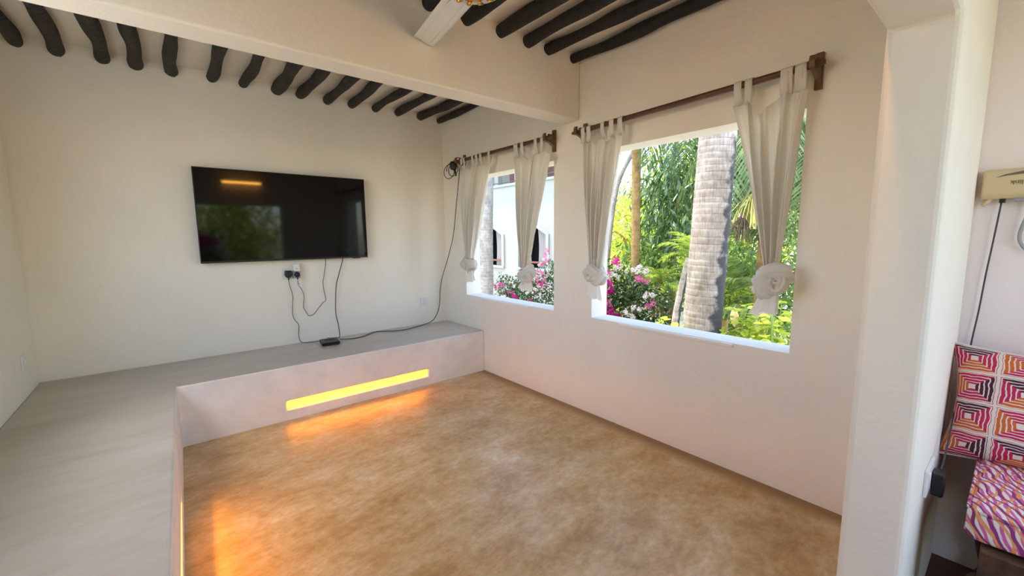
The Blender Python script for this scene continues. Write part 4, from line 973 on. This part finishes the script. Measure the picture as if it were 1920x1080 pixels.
# ------------------------------------------------------------------ white building across the garden
t = empty('white_building', (9.0, 9.5, GZ)); tag(t, 'white building with pointed window bays behind the bougainvillea', 'building')
OB = Vector(t.location)
wall = MB().box(0, 0.35, -2.6, 6.0, 0, 5.75).build('facade', 'ext_white', t)
ARCH = [(11.26, 0.82), (8.48, 0.82)]
def arch_cut(o, yc, hw_, z0, zs, zp):
    c = MB().prism([(yc-hw_-9.5, z0-GZ), (yc-hw_-9.5, zs-GZ), (yc-9.5, zp-GZ), (yc+hw_-9.5, zs-GZ), (yc+hw_-9.5, z0-GZ)], 0, -0.3, 0.6).build('cutter', 'plaster'); c.parent = t
    bpy.context.view_layer.update()
    m_ = o.modifiers.new('b', 'BOOLEAN'); m_.operation = 'DIFFERENCE'; m_.solver = 'EXACT'; m_.object = c
    dg = bpy.context.evaluated_depsgraph_get(); me = bpy.data.meshes.new_from_object(o.evaluated_get(dg)); o.modifiers.clear(); o.data = me
    bpy.data.objects.remove(c, do_unlink=True)
for (yc, hw_) in ARCH: arch_cut(wall, yc, hw_, 0.09, 1.43, 1.83)
for (yc, hw_) in ARCH:
    w = empty('window', (0, yc-9.5, 0.09-GZ)); w.parent = t
    e = 0.16
    fr_ = MB(); outer = [(-hw_-e, 0), (-hw_-e, 1.36), (0, 1.36+0.46), (hw_+e, 1.36), (hw_+e, 0)]; inner = [(-hw_, 0), (-hw_, 1.34), (0, 1.74), (hw_, 1.34), (hw_, 0)]
    vv = [(-0.07, a, b) for a, b in outer]+[(-0.07, a, b) for a, b in inner]+[(0.02, a, b) for a, b in outer]+[(0.02, a, b) for a, b in inner]
    ff = []
    for i in range(4): ff += [(i, i+1, 5+i+1, 5+i), (10+i, 15+i, 15+i+1, 10+i+1), (i, 10+i, 10+i+1, i+1), (5+i, 5+i+1, 15+i+1, 15+i)]
    ff += [(0, 5, 15, 10), (4, 14, 19, 9)]
    fr_.add(vv, ff).build('surround', 'ext_white', w)
    MB().box(-0.10, 0.30, -hw_-e, hw_+e, -0.10, 0.0).build('sill', 'ext_white', w)
    MB().box(0.02, 0.08, -hw_, hw_, 0.19, 0.26).build('rail', 'rail_wood', w)
    for s in (-1, 1):
        def cf(u, v, s=s):
            y0 = s*hw_*0.93; y1 = s*hw_*(0.22+0.08*math.sin(3*v))
            return (0.12+0.03*math.sin(u*34), y0+(y1-y0)*u, (1.34+0.38*(1-abs(y0+(y1-y0)*u)/hw_))*(1-v))
        MB().grid(cf, 40, 8).build('drape', 'drape_cloth', w, smooth=True, recalc=False)
MB().box(0.9, 1.0, -2.6, 6.0, 0, 5.0).build('inner_wall', 'room_shade', t)  # near-black colour stands in for the shade inside the building
MB().box(-0.06, 0.42, -2.6, 6.0, 5.68, 5.78).build('coping', 'ext_white', t)
# upper terrace with posts and a thatched roof
for k in range(6):
    y = -2.5+1.45*k; MB().box(0.5, 0.75, y, y+0.28, 5.0, 7.7).build('post', 'ext_white', t)
MB().box(1.6, 1.8, -2.6, 6.0, 5.0, 7.7).build('upper_wall', 'ext_white', t)
for k in range(3):
    MB().box(1.55, 1.61, -1.3+2.6*k, -0.3+2.6*k, 5.3, 7.0).build('upper_door', 'rail_wood', t)
MB().prism([(-0.3, 7.7), (4.5, 9.6), (4.5, 9.9), (-0.5, 7.75)], 1, -2.9, 6.4).build('roof', 'roof_thatch', t)
cable('overhead_wire', [(4.0, 7.2, 2.95), (4.0, 5.1, 2.72), (4.0, 4.3, 2.66), (4.0, 3.57, 2.66), (4.0, 2.3, 2.70), (4.0, 1.0, 2.80), (4.0, 0.25, 2.92)], 0.010, 'cable_dark', 'black wire crossing in front of the white building')
